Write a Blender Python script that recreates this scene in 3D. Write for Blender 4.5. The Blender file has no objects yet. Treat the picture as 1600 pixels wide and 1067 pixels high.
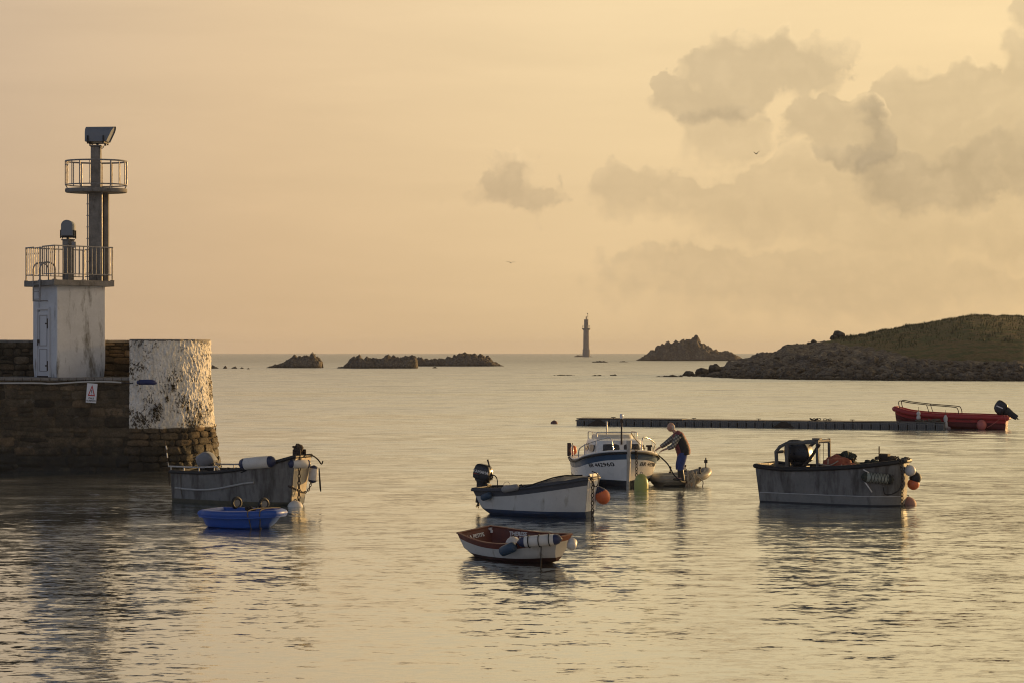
import bpy, math, random
from math import sin, cos, pi, radians, sqrt, atan2, asin
from mathutils import Vector, Matrix, noise

# ------------------------------------------------------------------ camera numbers
F, H, HZ = 2900.0, 4.2, 551.0          # focal length in photo pixels, eye height in metres, horizon row
SUN_AZ, SUN_EL = radians(39), radians(6)   # measured from +X towards +Y
SUN = Vector((cos(SUN_AZ) * cos(SUN_EL), sin(SUN_AZ) * cos(SUN_EL), sin(SUN_EL)))

def W(px, py=None, Y=None, z=0.0):
    """world point seen at a photo pixel, either on the level z or at the distance Y"""
    if Y is None:
        Y = F * (H - z) / (py - HZ)
    elif py is not None:
        z = H - (py - HZ) / F * Y
    return Vector(((px - 800.0) / F * Y, Y, z))

scene = bpy.context.scene
col = scene.collection

# ------------------------------------------------------------------ tagging
def tag(o, label=None, cat=None, group=None, kind=None):
    if label: o['label'] = label
    if cat: o['category'] = cat
    if group: o['group'] = group
    if kind: o['kind'] = kind
    return o

def thing(name, label, cat, loc=(0, 0, 0), rz=0.0, group=None):
    o = bpy.data.objects.new(name, None)
    o.empty_display_size = 0.3
    col.objects.link(o)
    o.location = loc
    o.rotation_euler = (0, 0, rz)
    return tag(o, label, cat, group)

def copy_tree(o, parent=None):
    c = o.copy(); col.objects.link(c)
    if parent: c.parent = parent
    for ch in list(o.children):
        copy_tree(ch, c)
    return c

# ------------------------------------------------------------------ mesh builder
def frame(d):
    d = Vector(d).normalized()
    up = Vector((0, 0, 1)) if abs(d.z) < 0.95 else Vector((1, 0, 0))
    a = d.cross(up).normalized(); b = a.cross(d).normalized()
    return a, b, d

class MB:
    def __init__(s): s.v, s.f, s.m, s.c = [], [], [], []
    def add(s, vs, fs, mi=0, c=0.5):
        k = len(s.v)
        s.v += [Vector(p) for p in vs]
        s.c += [c] * len(vs)
        s.f += [tuple(i + k for i in f) for f in fs]
        s.m += [mi] * len(fs)
        return s
    def box(s, c, size, M=None, mi=0, taper=1.0):
        x, y, z = [q / 2 for q in size]
        vs = [Vector((a * x * (taper if d > 0 else 1), b * y * (taper if d > 0 else 1), d * z)) for d in (-1, 1) for b in (-1, 1) for a in (-1, 1)]
        if M is not None: vs = [M @ p for p in vs]
        vs = [p + Vector(c) for p in vs]
        return s.add(vs, [(0, 2, 3, 1), (4, 5, 7, 6), (0, 1, 5, 4), (2, 6, 7, 3), (0, 4, 6, 2), (1, 3, 7, 5)], mi)
    def tube(s, path, r, n=8, closed=False, mi=0, flat=1.0):
        path = [Vector(p) for p in path]; N = len(path)
        rs = list(r) if hasattr(r, '__len__') else [r] * N
        vs, pa = [], None
        for i, p in enumerate(path):
            if closed: d = path[(i + 1) % N] - path[i - 1]
            else: d = path[min(i + 1, N - 1)] - path[max(i - 1, 0)]
            if d.length < 1e-9: d = Vector((0, 0, 1))
            if pa is None: a, b, d = frame(d)
            else:
                d.normalize(); a = pa - d * pa.dot(d)
                if a.length < 1e-6: a = frame(d)[0]
                a.normalize(); b = a.cross(d).normalized() * -1
                b = d.cross(a).normalized() * -1
            pa = a
            for k in range(n):
                t = 2 * pi * k / n
                vs.append(p + a * cos(t) * rs[i] + b * sin(t) * rs[i] * flat)
        fs = []
        for i in range(N if closed else N - 1):
            j = (i + 1) % N
            for k in range(n):
                q = (k + 1) % n
                fs.append((i * n + k, i * n + q, j * n + q, j * n + k))
        if not closed:
            fs.append(tuple(range(n - 1, -1, -1))); fs.append(tuple((N - 1) * n + k for k in range(n)))
        return s.add(vs, fs, mi)
    def lathe(s, prof, n=20, M=None, mi=0, c=(0, 0, 0)):
        vs = []
        for r, z in prof:
            for k in range(n):
                t = 2 * pi * k / n
                vs.append(Vector((r * cos(t), r * sin(t), z)))
        if M is not None: vs = [M @ p for p in vs]
        vs = [p + Vector(c) for p in vs]
        fs = []
        for i in range(len(prof) - 1):
            for k in range(n):
                q = (k + 1) % n
                fs.append((i * n + k, i * n + q, (i + 1) * n + q, (i + 1) * n + k))
        if prof[0][0] > 1e-4: fs.append(tuple(range(n - 1, -1, -1)))
        if prof[-1][0] > 1e-4: fs.append(tuple((len(prof) - 1) * n + k for k in range(n)))
        return s.add(vs, fs, mi)
    def ball(s, c, r, n=16, mi=0, M=None, lump=0.0, seed=0):
        r = r if hasattr(r, '__len__') else (r, r, r)
        vs, fs, m = [], [], n // 2
        for i in range(m + 1):
            ph = pi * i / m
            for k in range(n):
                t = 2 * pi * k / n
                p = Vector((sin(ph) * cos(t), sin(ph) * sin(t), -cos(ph)))
                if lump: p = p * (1 + lump * noise.noise(p * 2.3 + Vector((seed, 0, 0))))
                p = Vector((p.x * r[0], p.y * r[1], p.z * r[2]))
                if M is not None: p = M @ p
                vs.append(p + Vector(c))
        for i in range(m):
            for k in range(n):
                q = (k + 1) % n
                fs.append((i * n + k, i * n + q, (i + 1) * n + q, (i + 1) * n + k))
        return s.add(vs, fs, mi)
    def torus(s, c, R, r, M=None, n=18, k=8, mi=0):
        pts = [Vector((R * cos(2 * pi * i / n), R * sin(2 * pi * i / n), 0)) for i in range(n)]
        if M is not None: pts = [M @ p for p in pts]
        return s.tube([p + Vector(c) for p in pts], r, k, True, mi)
    def prism(s, poly, z0, z1, M=None, mi=0, c=(0, 0, 0)):
        n = len(poly)
        vs = [Vector((x, y, z0)) for x, y in poly] + [Vector((x, y, z1)) for x, y in poly]
        if M is not None: vs = [M @ p for p in vs]
        vs = [p + Vector(c) for p in vs]
        fs = [tuple(range(n - 1, -1, -1)), tuple(range(n, 2 * n))] + [(i, (i + 1) % n, n + (i + 1) % n, n + i) for i in range(n)]
        return s.add(vs, fs, mi)
    def grid(s, rows, mi=0, closed=False, flip=False):
        n = len(rows[0]); vs = [p for r in rows for p in r]; fs = []
        for i in range(len(rows) - 1):
            for k in range(n if closed else n - 1):
                q = (k + 1) % n
                f = (i * n + k, i * n + q, (i + 1) * n + q, (i + 1) * n + k)
                fs.append(f[::-1] if flip else f)
        return s.add(vs, fs, mi)
    def build(s, name, mats, parent=None, smooth=35, bevel=0.0, loc=None, rot=None, colour=False, fixn=True):
        me = bpy.data.meshes.new(name)
        me.from_pydata([tuple(p) for p in s.v], [], s.f)
        for m in (mats if isinstance(mats, (list, tuple)) else [mats]): me.materials.append(m)
        me.polygons.foreach_set('material_index', s.m)
        if colour:
            at = me.attributes.new('tone', 'FLOAT', 'POINT'); at.data.foreach_set('value', s.c)
        if fixn:
            import bmesh
            bm = bmesh.new(); bm.from_mesh(me); bmesh.ops.recalc_face_normals(bm, faces=bm.faces); bm.to_mesh(me); bm.free()
        if smooth:
            me.polygons.foreach_set('use_smooth', [True] * len(me.polygons))
            me.set_sharp_from_angle(angle=radians(smooth))
        me.update()
        o = bpy.data.objects.new(name, me); col.objects.link(o)
        if parent: o.parent = parent
        if loc is not None: o.location = loc
        if rot is not None: o.rotation_euler = rot
        if bevel:
            b = o.modifiers.new('bevel', 'BEVEL'); b.width = bevel; b.segments = 2; b.limit_method = 'ANGLE'
        return o

def RZ(a): return Matrix.Rotation(a, 3, 'Z')
def RX(a): return Matrix.Rotation(a, 3, 'X')
def RY(a): return Matrix.Rotation(a, 3, 'Y')
def along(d):
    """3x3 matrix whose local z runs along d"""
    a, b, d = frame(d)
    return Matrix((a, b, d)).transposed()

def spline(pts, n=8):
    pts = [Vector(p) for p in pts]; out = []
    for i in range(len(pts) - 1):
        p0, p1, p2, p3 = pts[max(i - 1, 0)], pts[i], pts[i + 1], pts[min(i + 2, len(pts) - 1)]
        for k in range(n):
            t = k / n
            out.append(0.5 * ((2 * p1) + (p2 - p0) * t + (2 * p0 - 5 * p1 + 4 * p2 - p3) * t * t + (3 * p1 - p0 - 3 * p2 + p3) * t ** 3))
    out.append(pts[-1]); return out

def interp(tab, x):
    if x <= tab[0][0]: return tab[0][1]
    for (a, u), (b, v) in zip(tab, tab[1:]):
        if x <= b:
            t = (x - a) / (b - a); return u + (v - u) * t
    return tab[-1][1]

def sinterp(tab, x):
    """smooth (monotone cubic-like) interpolation"""
    if x <= tab[0][0]: return tab[0][1]
    if x >= tab[-1][0]: return tab[-1][1]
    for i in range(len(tab) - 1):
        a, u = tab[i]; b, v = tab[i + 1]
        if x <= b:
            m0 = (v - tab[i - 1][1]) / (b - tab[i - 1][0]) if i > 0 else (v - u) / (b - a)
            m1 = (tab[i + 2][1] - u) / (tab[i + 2][0] - a) if i + 2 < len(tab) else (v - u) / (b - a)
            h = b - a; t = (x - a) / h
            return (2*t**3-3*t*t+1)*u + (t**3-2*t*t+t)*h*m0 + (-2*t**3+3*t*t)*v + (t**3-t*t)*h*m1

def chain_mb(path, pitch=0.095, r=0.014, w=0.036):
    """interlocking links along a path"""
    pts = [Vector(p) for p in path]; acc = [0.0]
    for a, b in zip(pts, pts[1:]): acc.append(acc[-1] + (b - a).length)
    mb = MB(); n = max(2, int(acc[-1] / pitch))
    def at(s):
        for i in range(len(pts) - 1):
            if s <= acc[i + 1] or i == len(pts) - 2:
                t = (s - acc[i]) / max(1e-6, acc[i + 1] - acc[i]); return pts[i].lerp(pts[i + 1], t)
    for i in range(n):
        s0 = (i + 0.5) * acc[-1] / n
        c = at(s0); d = at(min(acc[-1], s0 + 0.02)) - at(max(0, s0 - 0.02))
        a, b, d = frame(d)
        side = a if i % 2 == 0 else b
        mix = a * 0.85 + b * 0.5 if i % 2 == 0 else b * 0.85 - a * 0.5
        side = mix.normalized()
        h = pitch * 0.5 + r * 0.7
        loop = [c + d * (h * sin(t)) * (1.0) + side * (w * cos(t)) for t in [2 * pi * k / 10 for k in range(10)]]
        mb.tube(loop, r, 6, True)
    return mb

def text_mesh(s, size, spacing=1.0, shear=0.0):
    cu = bpy.data.curves.new('text_tmp', 'FONT'); cu.body = s; cu.size = size; cu.space_character = spacing
    cu.align_x = 'CENTER'; cu.align_y = 'CENTER'; cu.extrude = 0.0; cu.shear = shear; cu.resolution_u = 4
    o = bpy.data.objects.new('text_tmp', cu); col.objects.link(o)
    dg = bpy.context.evaluated_depsgraph_get()
    me = bpy.data.meshes.new_from_object(o.evaluated_get(dg))
    vs = [v.co.copy() for v in me.vertices]; fs = [tuple(p.vertices) for p in me.polygons]
    bpy.data.objects.remove(o); bpy.data.curves.remove(cu); bpy.data.meshes.remove(me)
    return vs, fs

def lettering(name, s, size, fn, mat, parent, spacing=1.0, thick=0.004, bold=0.0, shear=0.0):
    """letters laid on a surface: fn(u, v, h) gives the point at height h above it"""
    vs, fs = text_mesh(s, size, spacing, shear)
    mb = MB(); n = len(vs)
    offs = [(0, 0)] if not bold else [(0, 0), (bold, 0), (0, bold), (bold, bold)]
    for j, (ou, ov) in enumerate(offs):
        top = [fn(p.x + ou, p.y + ov, thick + j * 0.0004) for p in vs]
        edge = {}
        for f in fs:
            for a, b in zip(f, f[1:] + f[:1]):
                k = (min(a, b), max(a, b)); edge.setdefault(k, []).append((a, b))
        base = [fn(p.x + ou, p.y + ov, -0.004) for p in vs]
        sides = [(b, a, a + n, b + n) for k, l in edge.items() if len(l) == 1 for a, b in l]
        mb.add(top + base, list(fs) + sides)
    return mb.build(name, mat, parent, smooth=0, fixn=False)

# ------------------------------------------------------------------ node helper
class G:
    def __init__(s, nt): s.nt = nt
    def n(s, t, ins=None, **at):
        nd = s.nt.nodes.new(t)
        for k, v in at.items(): setattr(nd, k, v)
        for k, v in (ins or {}).items(): s.set(nd.inputs[k], v)
        return nd
    def set(s, sock, v):
        if isinstance(v, bpy.types.NodeSocket): s.nt.links.new(v, sock)
        elif isinstance(v, bpy.types.Node): s.nt.links.new(v.outputs[0], sock)
        else: sock.default_value = v
    def m(s, op, a, b=0.0, c=None, clamp=False):
        nd = s.n('ShaderNodeMath', operation=op, use_clamp=clamp)
        s.set(nd.inputs[0], a); s.set(nd.inputs[1], b)
        if c is not None: s.set(nd.inputs[2], c)
        return nd.outputs[0]
    def vm(s, op, a, b=None):
        nd = s.n('ShaderNodeVectorMath', operation=op); s.set(nd.inputs[0], a)
        if b is not None: s.set(nd.inputs[1], b)
        return nd.outputs[1] if op in ('DOT_PRODUCT', 'LENGTH') else nd.outputs[0]
    def vscale(s, a, k):
        nd = s.n('ShaderNodeVectorMath', operation='SCALE'); s.set(nd.inputs[0], a); s.set(nd.inputs['Scale'], k); return nd.outputs[0]
    def mix(s, f, a, b, mode='MIX'):
        nd = s.n('ShaderNodeMix', data_type='RGBA', blend_type=mode)
        s.set(nd.inputs[0], f)
        for i, v in ((6, a), (7, b)):
            if isinstance(v, (tuple, list)) and len(v) == 3: v = (*v, 1)
            s.set(nd.inputs[i], v)
        return nd.outputs[2]
    def ramp(s, f, stops, interp='LINEAR'):
        nd = s.n('ShaderNodeValToRGB'); s.set(nd.inputs[0], f); cr = nd.color_ramp; cr.interpolation = interp
        while len(cr.elements) < len(stops): cr.elements.new(0.5)
        for e, (p, c) in zip(cr.elements, stops):
            e.position = p; e.color = (*c, 1) if hasattr(c, '__len__') else (c, c, c, 1)
        return nd.outputs[0]
    def mr(s, v, a, b, c=0.0, d=1.0, kind='LINEAR'):
        nd = s.n('ShaderNodeMapRange', interpolation_type=kind); s.set(nd.inputs[0], v)
        for i, q in enumerate((a, b, c, d)): s.set(nd.inputs[1 + i], q)
        return nd.outputs[0]
    def noise(s, vec, scale, detail=4, rough=0.55, dist=0.0, out=0):
        nd = s.n('ShaderNodeTexNoise', {'Scale': scale, 'Detail': detail, 'Roughness': rough, 'Distortion': dist})
        if vec is not None: s.set(nd.inputs['Vector'], vec)
        return nd.outputs[out]
    def vor(s, vec, scale, feature='F1', out=0, rnd=1.0):
        nd = s.n('ShaderNodeTexVoronoi', {'Scale': scale, 'Randomness': rnd}, feature=feature)
        if vec is not None: s.set(nd.inputs['Vector'], vec)
        return nd.outputs[out]

def new_mat(name):
    m = bpy.data.materials.new(name); m.use_nodes = True
    nt = m.node_tree; nt.nodes.clear(); g = G(nt)
    out = nt.nodes.new('ShaderNodeOutputMaterial'); b = nt.nodes.new('ShaderNodeBsdfPrincipled')
    nt.links.new(b.outputs[0], out.inputs[0])
    return m, g, b

def mat(name, c, rough=0.5, metal=0.0, var=0.18, scale=6.0, dirt=None, amt=0.0, bump=0.15, streak=0.0, spec=0.5):
    """painted / plain surface with blotchy tone, worn dirt and a little relief"""
    m, g, b = new_mat(name)
    tc = g.n('ShaderNodeTexCoord').outputs['Object']
    n1 = g.noise(tc, scale, 5, 0.6)
    n2 = g.noise(tc, scale * 7, 3, 0.6)
    f = g.m('ADD', g.m('MULTIPLY', n1, 0.7), g.m('MULTIPLY', n2, 0.3))
    dark = tuple(max(0, x * (1 - var)) for x in c); light = tuple(min(1, x * (1 + var)) for x in c)
    colr = g.mix(g.mr(f, 0.35, 0.65), (*dark, 1), (*light, 1))
    if dirt is not None:
        mp = g.n('ShaderNodeMapping', {'Vector': tc, 'Scale': (1, 1, 0.22 if streak else 1)})
        d1 = g.noise(mp, scale * 1.7, 6, 0.68)
        thr = 0.72 - 0.36 * amt
        colr = g.mix(g.mr(d1, thr, thr + 0.14, 0, 0.85), colr, (*dirt, 1))
    g.set(b.inputs['Base Color'], colr)
    b.inputs['Metallic'].default_value = metal
    b.inputs['Specular IOR Level'].default_value = spec
    g.set(b.inputs['Roughness'], g.mr(n1, 0.3, 0.7, max(0.05, rough - 0.12), min(1, rough + 0.12)))
    if bump:
        bp = g.n('ShaderNodeBump', {'Strength': bump, 'Distance': 0.02, 'Height': f}); g.set(b.inputs['Normal'], bp)
    return m
# ------------------------------------------------------------------ sky (world) and sun
world = bpy.data.worlds.new('World'); scene.world = world
world.use_nodes = True
nt = world.node_tree; nt.nodes.clear(); g = G(nt)
wout = nt.nodes.new('ShaderNodeOutputWorld'); bg = nt.nodes.new('ShaderNodeBackground')
nt.links.new(bg.outputs[0], wout.inputs[0]); bg.inputs[1].default_value = 0.1
sky = nt.nodes.new('ShaderNodeTexSky'); sky.sky_type = 'NISHITA'; sky.sun_disc = False
sky.sun_elevation = SUN_EL; sky.sun_rotation = pi / 2 - SUN_AZ
sky.air_density = 1.6; sky.dust_density = 4.0; sky.ozone_density = 1.0
tc = g.n('ShaderNodeTexCoord').outputs['Generated']
sep = g.n('ShaderNodeSeparateXYZ'); g.set(sep.inputs[0], g.vm('NORMALIZE', tc))
X, Yc, Z = sep.outputs
el = g.m('ARCSINE', Z); az = g.m('ARCTAN2', X, Yc)
toward = g.vm('DOT_PRODUCT', g.vm('NORMALIZE', tc), tuple(SUN))
# thin warm sea mist low in the sky, brighter towards the sun
mist = g.ramp(g.mr(toward, -1, 1), [(0.0, (2.3, 2.6, 3.5)), (0.48, (2.7, 2.75, 3.1)), (0.68, (5.3, 3.9, 2.75)),
                                    (0.76, (6.9, 4.95, 3.0)), (0.835, (8.0, 5.95, 3.45)), (0.92, (8.7, 6.45, 3.55)), (1.0, (19, 13.5, 7.5))])
up = g.mr(el, 0.0, 0.34, 0.0, 1.0)
mist = g.vm('MULTIPLY', mist, g.vm('ADD', (1.0, 0.955, 0.885), g.vscale((0.40, 0.52, 0.64), up)))
low = g.mr(el, 0.40, 0.95, 1.0, 0.0, 'SMOOTHSTEP')
base = g.mix(g.m('MULTIPLY', low, 0.92), g.mix(1.0, sky.outputs[0], (0.62, 0.66, 0.80, 1), 'MULTIPLY'), mist)
# very faint stretched veils
U = g.m('MULTIPLY', az, 29.0); V = g.m('MULTIPLY', el, 29.0)
uv = g.n('ShaderNodeCombineXYZ'); g.set(uv.inputs[0], U); g.set(uv.inputs[1], V)
uv = uv.outputs[0]
veil = g.noise(g.vm('MULTIPLY', uv, (0.12, 0.9, 1)), 1.0, 5, 0.6, 0.3)
base = g.vscale(base, g.mr(veil, 0.3, 0.7, 0.955, 1.045))
# cumulus banks: each is a cluster of rounded masses with a billowed edge
nz = g.vm('SUBTRACT', g.n('ShaderNodeTexNoise', {'Vector': uv, 'Scale': 1.15, 'Detail': 2.0, 'Roughness': 0.5}).outputs[1], (0.5, 0.5, 0.5))
nf = g.vm('SUBTRACT', g.n('ShaderNodeTexNoise', {'Vector': uv, 'Scale': 4.2, 'Detail': 6.0, 'Roughness': 0.62}).outputs[1], (0.5, 0.5, 0.5))
wuv = g.vm('ADD', uv, g.vm('ADD', g.vscale(nz, 0.75), g.vscale(nf, 0.34)))
billow = g.vor(wuv, 3.2, 'SMOOTH_F1')
def bank(lst, vec):
    fld = None
    for (cx, cy, rx, ry, amp) in lst:
        d = g.vm('MULTIPLY', g.vm('SUBTRACT', vec, ((cx - 800) / 100, (551 - cy) / 100, 0)), (100 / rx, 100 / ry, 0))
        v = g.m('MULTIPLY', g.m('SUBTRACT', 1.0, g.vm('LENGTH', d)), amp * min(rx, ry) / 100)
        fld = v if fld is None else g.m('SMOOTH_MAX', fld, v, 0.08)
    return fld
clouds = [
    # far soft masses low down
    ([(1270, 315, 190, 70, 0.9), (1420, 340, 200, 85, 0.9), (1130, 225, 75, 55, 1.0), (1160, 330, 120, 60, .8), (1560, 330, 110, 100, .9), (985, 300, 60, 42, 1.0), (1060, 310, 80, 52, .9), (1300, 440, 380, 75, .6)], 0.17, 0.15, 0.65),
    # middle masses
    ([(1455, 200, 112, 88, 1.0), (1500, 160, 62, 62, 1.0), (1400, 230, 55, 60, 1.0), (1588, 190, 55, 125, 1.0), (1592, 48, 24, 30, 1.0), (1450, 270, 130, 70, .9), (790, 284, 40, 34, 1.0), (800, 312, 46, 20, .5)], 0.10, 0.205, 0.9),
    # near darker masses
    ([(1150, 118, 86, 52, 1.0), (1215, 110, 62, 46, 1.0), (1065, 152, 40, 30, 1.0), (1128, 168, 72, 34, .9), (1285, 105, 40, 26, .8), (1260, 128, 60, 36, .7), (1282, 202, 58, 46, 1.05), (1340, 205, 34, 42, 1.0), (1320, 240, 60, 40, .8)], 0.08, 0.225, 0.9),
]
sky_c = base
for lst, soft, depth, rim in clouds:
    f0 = g.m('ADD', bank(lst, wuv), g.m('MULTIPLY', g.m('SUBTRACT', 0.35, billow), 0.26))
    f1 = g.m('ADD', bank(lst, g.vm('ADD', wuv, (0.10, 0.17, 0))), g.m('MULTIPLY', g.m('SUBTRACT', 0.35, billow), 0.26))
    crisp = g.mr(g.m('SUBTRACT', f0, f1), -0.08, 0.12, 0, 1, 'SMOOTHSTEP')
    mask = g.mr(f0, -0.10, g.mr(crisp, 0, 1, soft * 2.2 - 0.10, soft * 0.5 - 0.10), 0, 1, 'SMOOTHSTEP')
    # undersides dissolve
    edge = g.mr(g.m('SUBTRACT', f0, f1), 0.03, 0.22, 0, 1, 'SMOOTHSTEP')
    thin = g.mr(f0, -0.08, 0.10, 1, 0, 'SMOOTHSTEP')
    lit = g.m('MULTIPLY', g.m('MULTIPLY', edge, thin), rim)
    shade = g.mix(1.0, sky_c, (1 - depth, 1 - depth * 0.95, 1 - depth * 0.80, 1), 'MULTIPLY')
    shade = g.vscale(shade, g.mr(g.noise(wuv, 2.2, 4, 0.6), 0.3, 0.7, 0.975, 1.03))
    shade = g.vscale(shade, g.mr(billow, 0.1, 0.5, 1.025, 0.975))
    glow = g.vscale(base, 1.09)
    cl = g.mix(lit, shade, glow)
    sky_c = g.mix(mask, sky_c, cl)
nt.links.new(sky_c, bg.inputs[0])

sl = bpy.data.lights.new('sun', 'SUN'); sl.energy = 5.0; sl.angle = radians(0.6); sl.color = (1.0, 0.59, 0.22)
so = bpy.data.objects.new('sun', sl); col.objects.link(so)
so.rotation_euler = SUN.to_track_quat('Z', 'Y').to_euler(); so.location = (40, 40, 60)

cd = bpy.data.cameras.new('camera'); cam = bpy.data.objects.new('camera', cd); col.objects.link(cam)
cam.location = (0, 0, H); cam.rotation_euler = (pi / 2, 0, 0)
cd.sensor_width = 36; cd.lens = F / 1600 * 36; cd.shift_y = (HZ - 533.5) / 1600; cd.clip_end = 60000; cd.clip_start = 0.5
scene.camera = cam
scene.view_settings.view_transform = 'Standard'; scene.view_settings.look = 'None'
scene.view_settings.exposure = 0; scene.view_settings.gamma = 1
scene.render.engine = 'CYCLES'
scene.cycles.use_denoising = True; scene.cycles.filter_width = 1.1
scene.cycles.max_bounces = 6; scene.cycles.diffuse_bounces = 3; scene.cycles.glossy_bounces = 4; scene.cycles.volume_bounces = 1
scene.cycles.sample_clamp_indirect = 4

# ------------------------------------------------------------------ water
def water_material():
    m, g, b = new_mat('sea_water')
    pos = g.n('ShaderNodeNewGeometry').outputs['Position']
    def slope(scale, ax, rot, amp, detail, rough, off):
        mp = g.n('ShaderNodeMapping', {'Vector': pos, 'Scale': (ax, 1, 1), 'Rotation': (0, 0, rot), 'Location': (off, off * 1.7, 0)})
        c = g.n('ShaderNodeTexNoise', {'Vector': mp.outputs[0], 'Scale': scale, 'Detail': detail, 'Roughness': rough}).outputs[1]
        return g.vscale(g.vm('SUBTRACT', c, (0.5, 0.5, 0.5)), amp)
    big = g.noise(g.n('ShaderNodeMapping', {'Vector': pos, 'Scale': (0.010, 0.045, 1)}).outputs[0], 1.0, 4, 0.6)
    gust = g.mr(big, 0.36, 0.66, 0.5, 1.35)
    yy = g.n('ShaderNodeSeparateXYZ', {'Vector': pos}).outputs[1]
    s0 = slope(1.1, 0.50, 0.06, 0.46, 3.0, 0.62, 5.0)
    s1 = slope(0.7, 0.5, 0.10, 0.05, 1.0, 0.5, 3.0)
    s2 = slope(3.6, 0.40, -0.12, 0.27, 2.0, 0.55, 11.0)
    s3 = slope(12.0, 0.42, 0.2, 0.30, 2.0, 0.6, 7.0)
    gust = g.m('MULTIPLY', gust, g.mr(yy, 45.0, 160.0, 1.0, 0.55))
    # ripples too small to draw: the sea is rougher outside the harbour, and in cat's-paws
    paw = g.noise(g.n('ShaderNodeMapping', {'Vector': pos, 'Scale': (0.07, 0.16, 1)}).outputs[0], 1.0, 5, 0.65)
    paw2 = g.noise(g.n('ShaderNodeMapping', {'Vector': pos, 'Scale': (0.5, 0.9, 1)}).outputs[0], 1.0, 4, 0.65)
    fine = g.m('ADD', g.mr(yy, 28.0, 70.0, 0.075, 0.215), g.m('ADD', g.mr(yy, 70.0, 140.0, 0.0, 0.09), g.mr(yy, 140.0, 400.0, 0.0, 0.08)))
    fine = g.m('MULTIPLY', fine, g.m('MULTIPLY', g.mr(paw, 0.32, 0.68, 0.62, 1.38), g.mr(paw2, 0.32, 0.68, 0.72, 1.28)))
    rough_ = g.m('SQRT', g.m('MULTIPLY', g.m('MULTIPLY', fine, fine), g.mr(big, 0.36, 0.66, 0.55, 1.5)))
    s = g.vm('ADD', g.vm('ADD', s1, g.vscale(s0, g.mr(yy, 40.0, 85.0, 0.12, 1.15))), g.vscale(g.vm('ADD', s2, s3), gust))
    nrm = g.vm('NORMALIZE', g.vm('ADD', g.vm('MULTIPLY', s, (0.8, 1, 0)), (0, 0, 1)))
    nt_ = m.node_tree
    gl = g.n('ShaderNodeBsdfGlossy', {'Color': (0.885, 0.93, 0.945, 1), 'Roughness': rough_, 'Normal': nrm}, distribution='GGX')
    df = g.n('ShaderNodeBsdfDiffuse', {'Color': (0.075, 0.085, 0.085, 1)})
    fr = g.n('ShaderNodeFresnel', {'IOR': 1.34, 'Normal': nrm})
    mx = nt_.nodes.new('ShaderNodeMixShader')
    # steep little wave faces reflect less sky than the flat water between them
    def faces(sx, sy, y0, y1, k):
        n_ = g.noise(g.n('ShaderNodeMapping', {'Vector': pos, 'Scale': (sx, sy, 1), 'Rotation': (0, 0, 0.05)}).outputs[0], 1.0, 4, 0.68)
        return g.m('MULTIPLY', g.m('MULTIPLY', g.mr(n_, 0.50, 0.66), g.mr(yy, y0, y1)), g.mr(paw, 0.36, 0.60, 0.25 * k, k))
    steep = g.m('ADD', faces(0.42, 1.15, 38.0, 75.0, 0.42), faces(0.10, 0.26, 110.0, 220.0, 0.32))
    fac = g.m('MULTIPLY', g.mr(fr, 0.02, 0.45, 0.38, 0.88), g.m('SUBTRACT', 1.0, steep))
    fac = g.m('MULTIPLY', g.m('MULTIPLY', fac, g.mr(yy, 70.0, 170.0, 1.0, 0.93)), g.mr(yy, 170.0, 900.0, 1.0, 0.64))
    g.set(mx.inputs[0], fac); nt_.links.new(df.outputs[0], mx.inputs[1]); nt_.links.new(gl.outputs[0], mx.inputs[2])
    out = [n for n in nt_.nodes if n.type == 'OUTPUT_MATERIAL'][0]; nt_.links.new(mx.outputs[0], out.inputs[0]); nt_.nodes.remove(b)
    return m
wm = MB()
R = 9000.0
wm.add([(-R, -60, 0), (R, -60, 0), (R, R, 0), (-R, R, 0)], [(0, 1, 2, 3)])
tag(wm.build('water', water_material(), smooth=0), kind='structure')

# ------------------------------------------------------------------ sea air
hz = MB(); hz.add([(x, y, z) for z in (-1.5, 52.0) for y in (-150, 9400) for x in (-9500, 9500)], [(0, 2, 3, 1), (4, 5, 7, 6), (0, 1, 5, 4), (2, 6, 7, 3), (0, 4, 6, 2), (1, 3, 7, 5)])
hm_ = bpy.data.materials.new('sea_haze'); hm_.use_nodes = True; nt = hm_.node_tree; nt.nodes.clear()
ho = nt.nodes.new('ShaderNodeOutputMaterial'); hv = nt.nodes.new('ShaderNodeVolumePrincipled')
hv.inputs['Color'].default_value = (0.80, 0.80, 0.84, 1); hv.inputs['Density'].default_value = 0.00008; hv.inputs['Anisotropy'].default_value = 0.0
nt.links.new(hv.outputs[0], ho.inputs['Volume'])
tag(hz.build('haze', hm_, smooth=0), 'thin warm sea haze', 'haze', kind='stuff')
# ------------------------------------------------------------------ shared materials
M = {}
M['concrete'] = mat('weathered_concrete', (0.20, 0.185, 0.165), 0.9, var=0.3, scale=3, dirt=(0.05, 0.042, 0.03), amt=0.45, bump=0.5, streak=1)
M['shed_white'] = mat('stained_white_render', (0.57, 0.575, 0.58), 0.8, var=0.10, scale=1.6, dirt=(0.11, 0.095, 0.07), amt=0.55, bump=0.3, streak=1)
M['door_white'] = mat('door_paint', (0.56, 0.56, 0.57), 0.6, var=0.06, scale=2, dirt=(0.24, 0.21, 0.16), amt=0.2, bump=0.1, streak=1)
M['galv'] = mat('galvanised_steel', (0.27, 0.26, 0.25), 0.55, metal=0.3, var=0.25, scale=9, dirt=(0.16, 0.08, 0.035), amt=0.45)
M['lamp_grey'] = mat('lamp_housing_grey', (0.17, 0.185, 0.21), 0.5, var=0.08, scale=5, dirt=(0.06, 0.05, 0.04), amt=0.15)
M['black'] = mat('black_rubber', (0.014, 0.014, 0.015), 0.6, var=0.3, scale=12)
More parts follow.
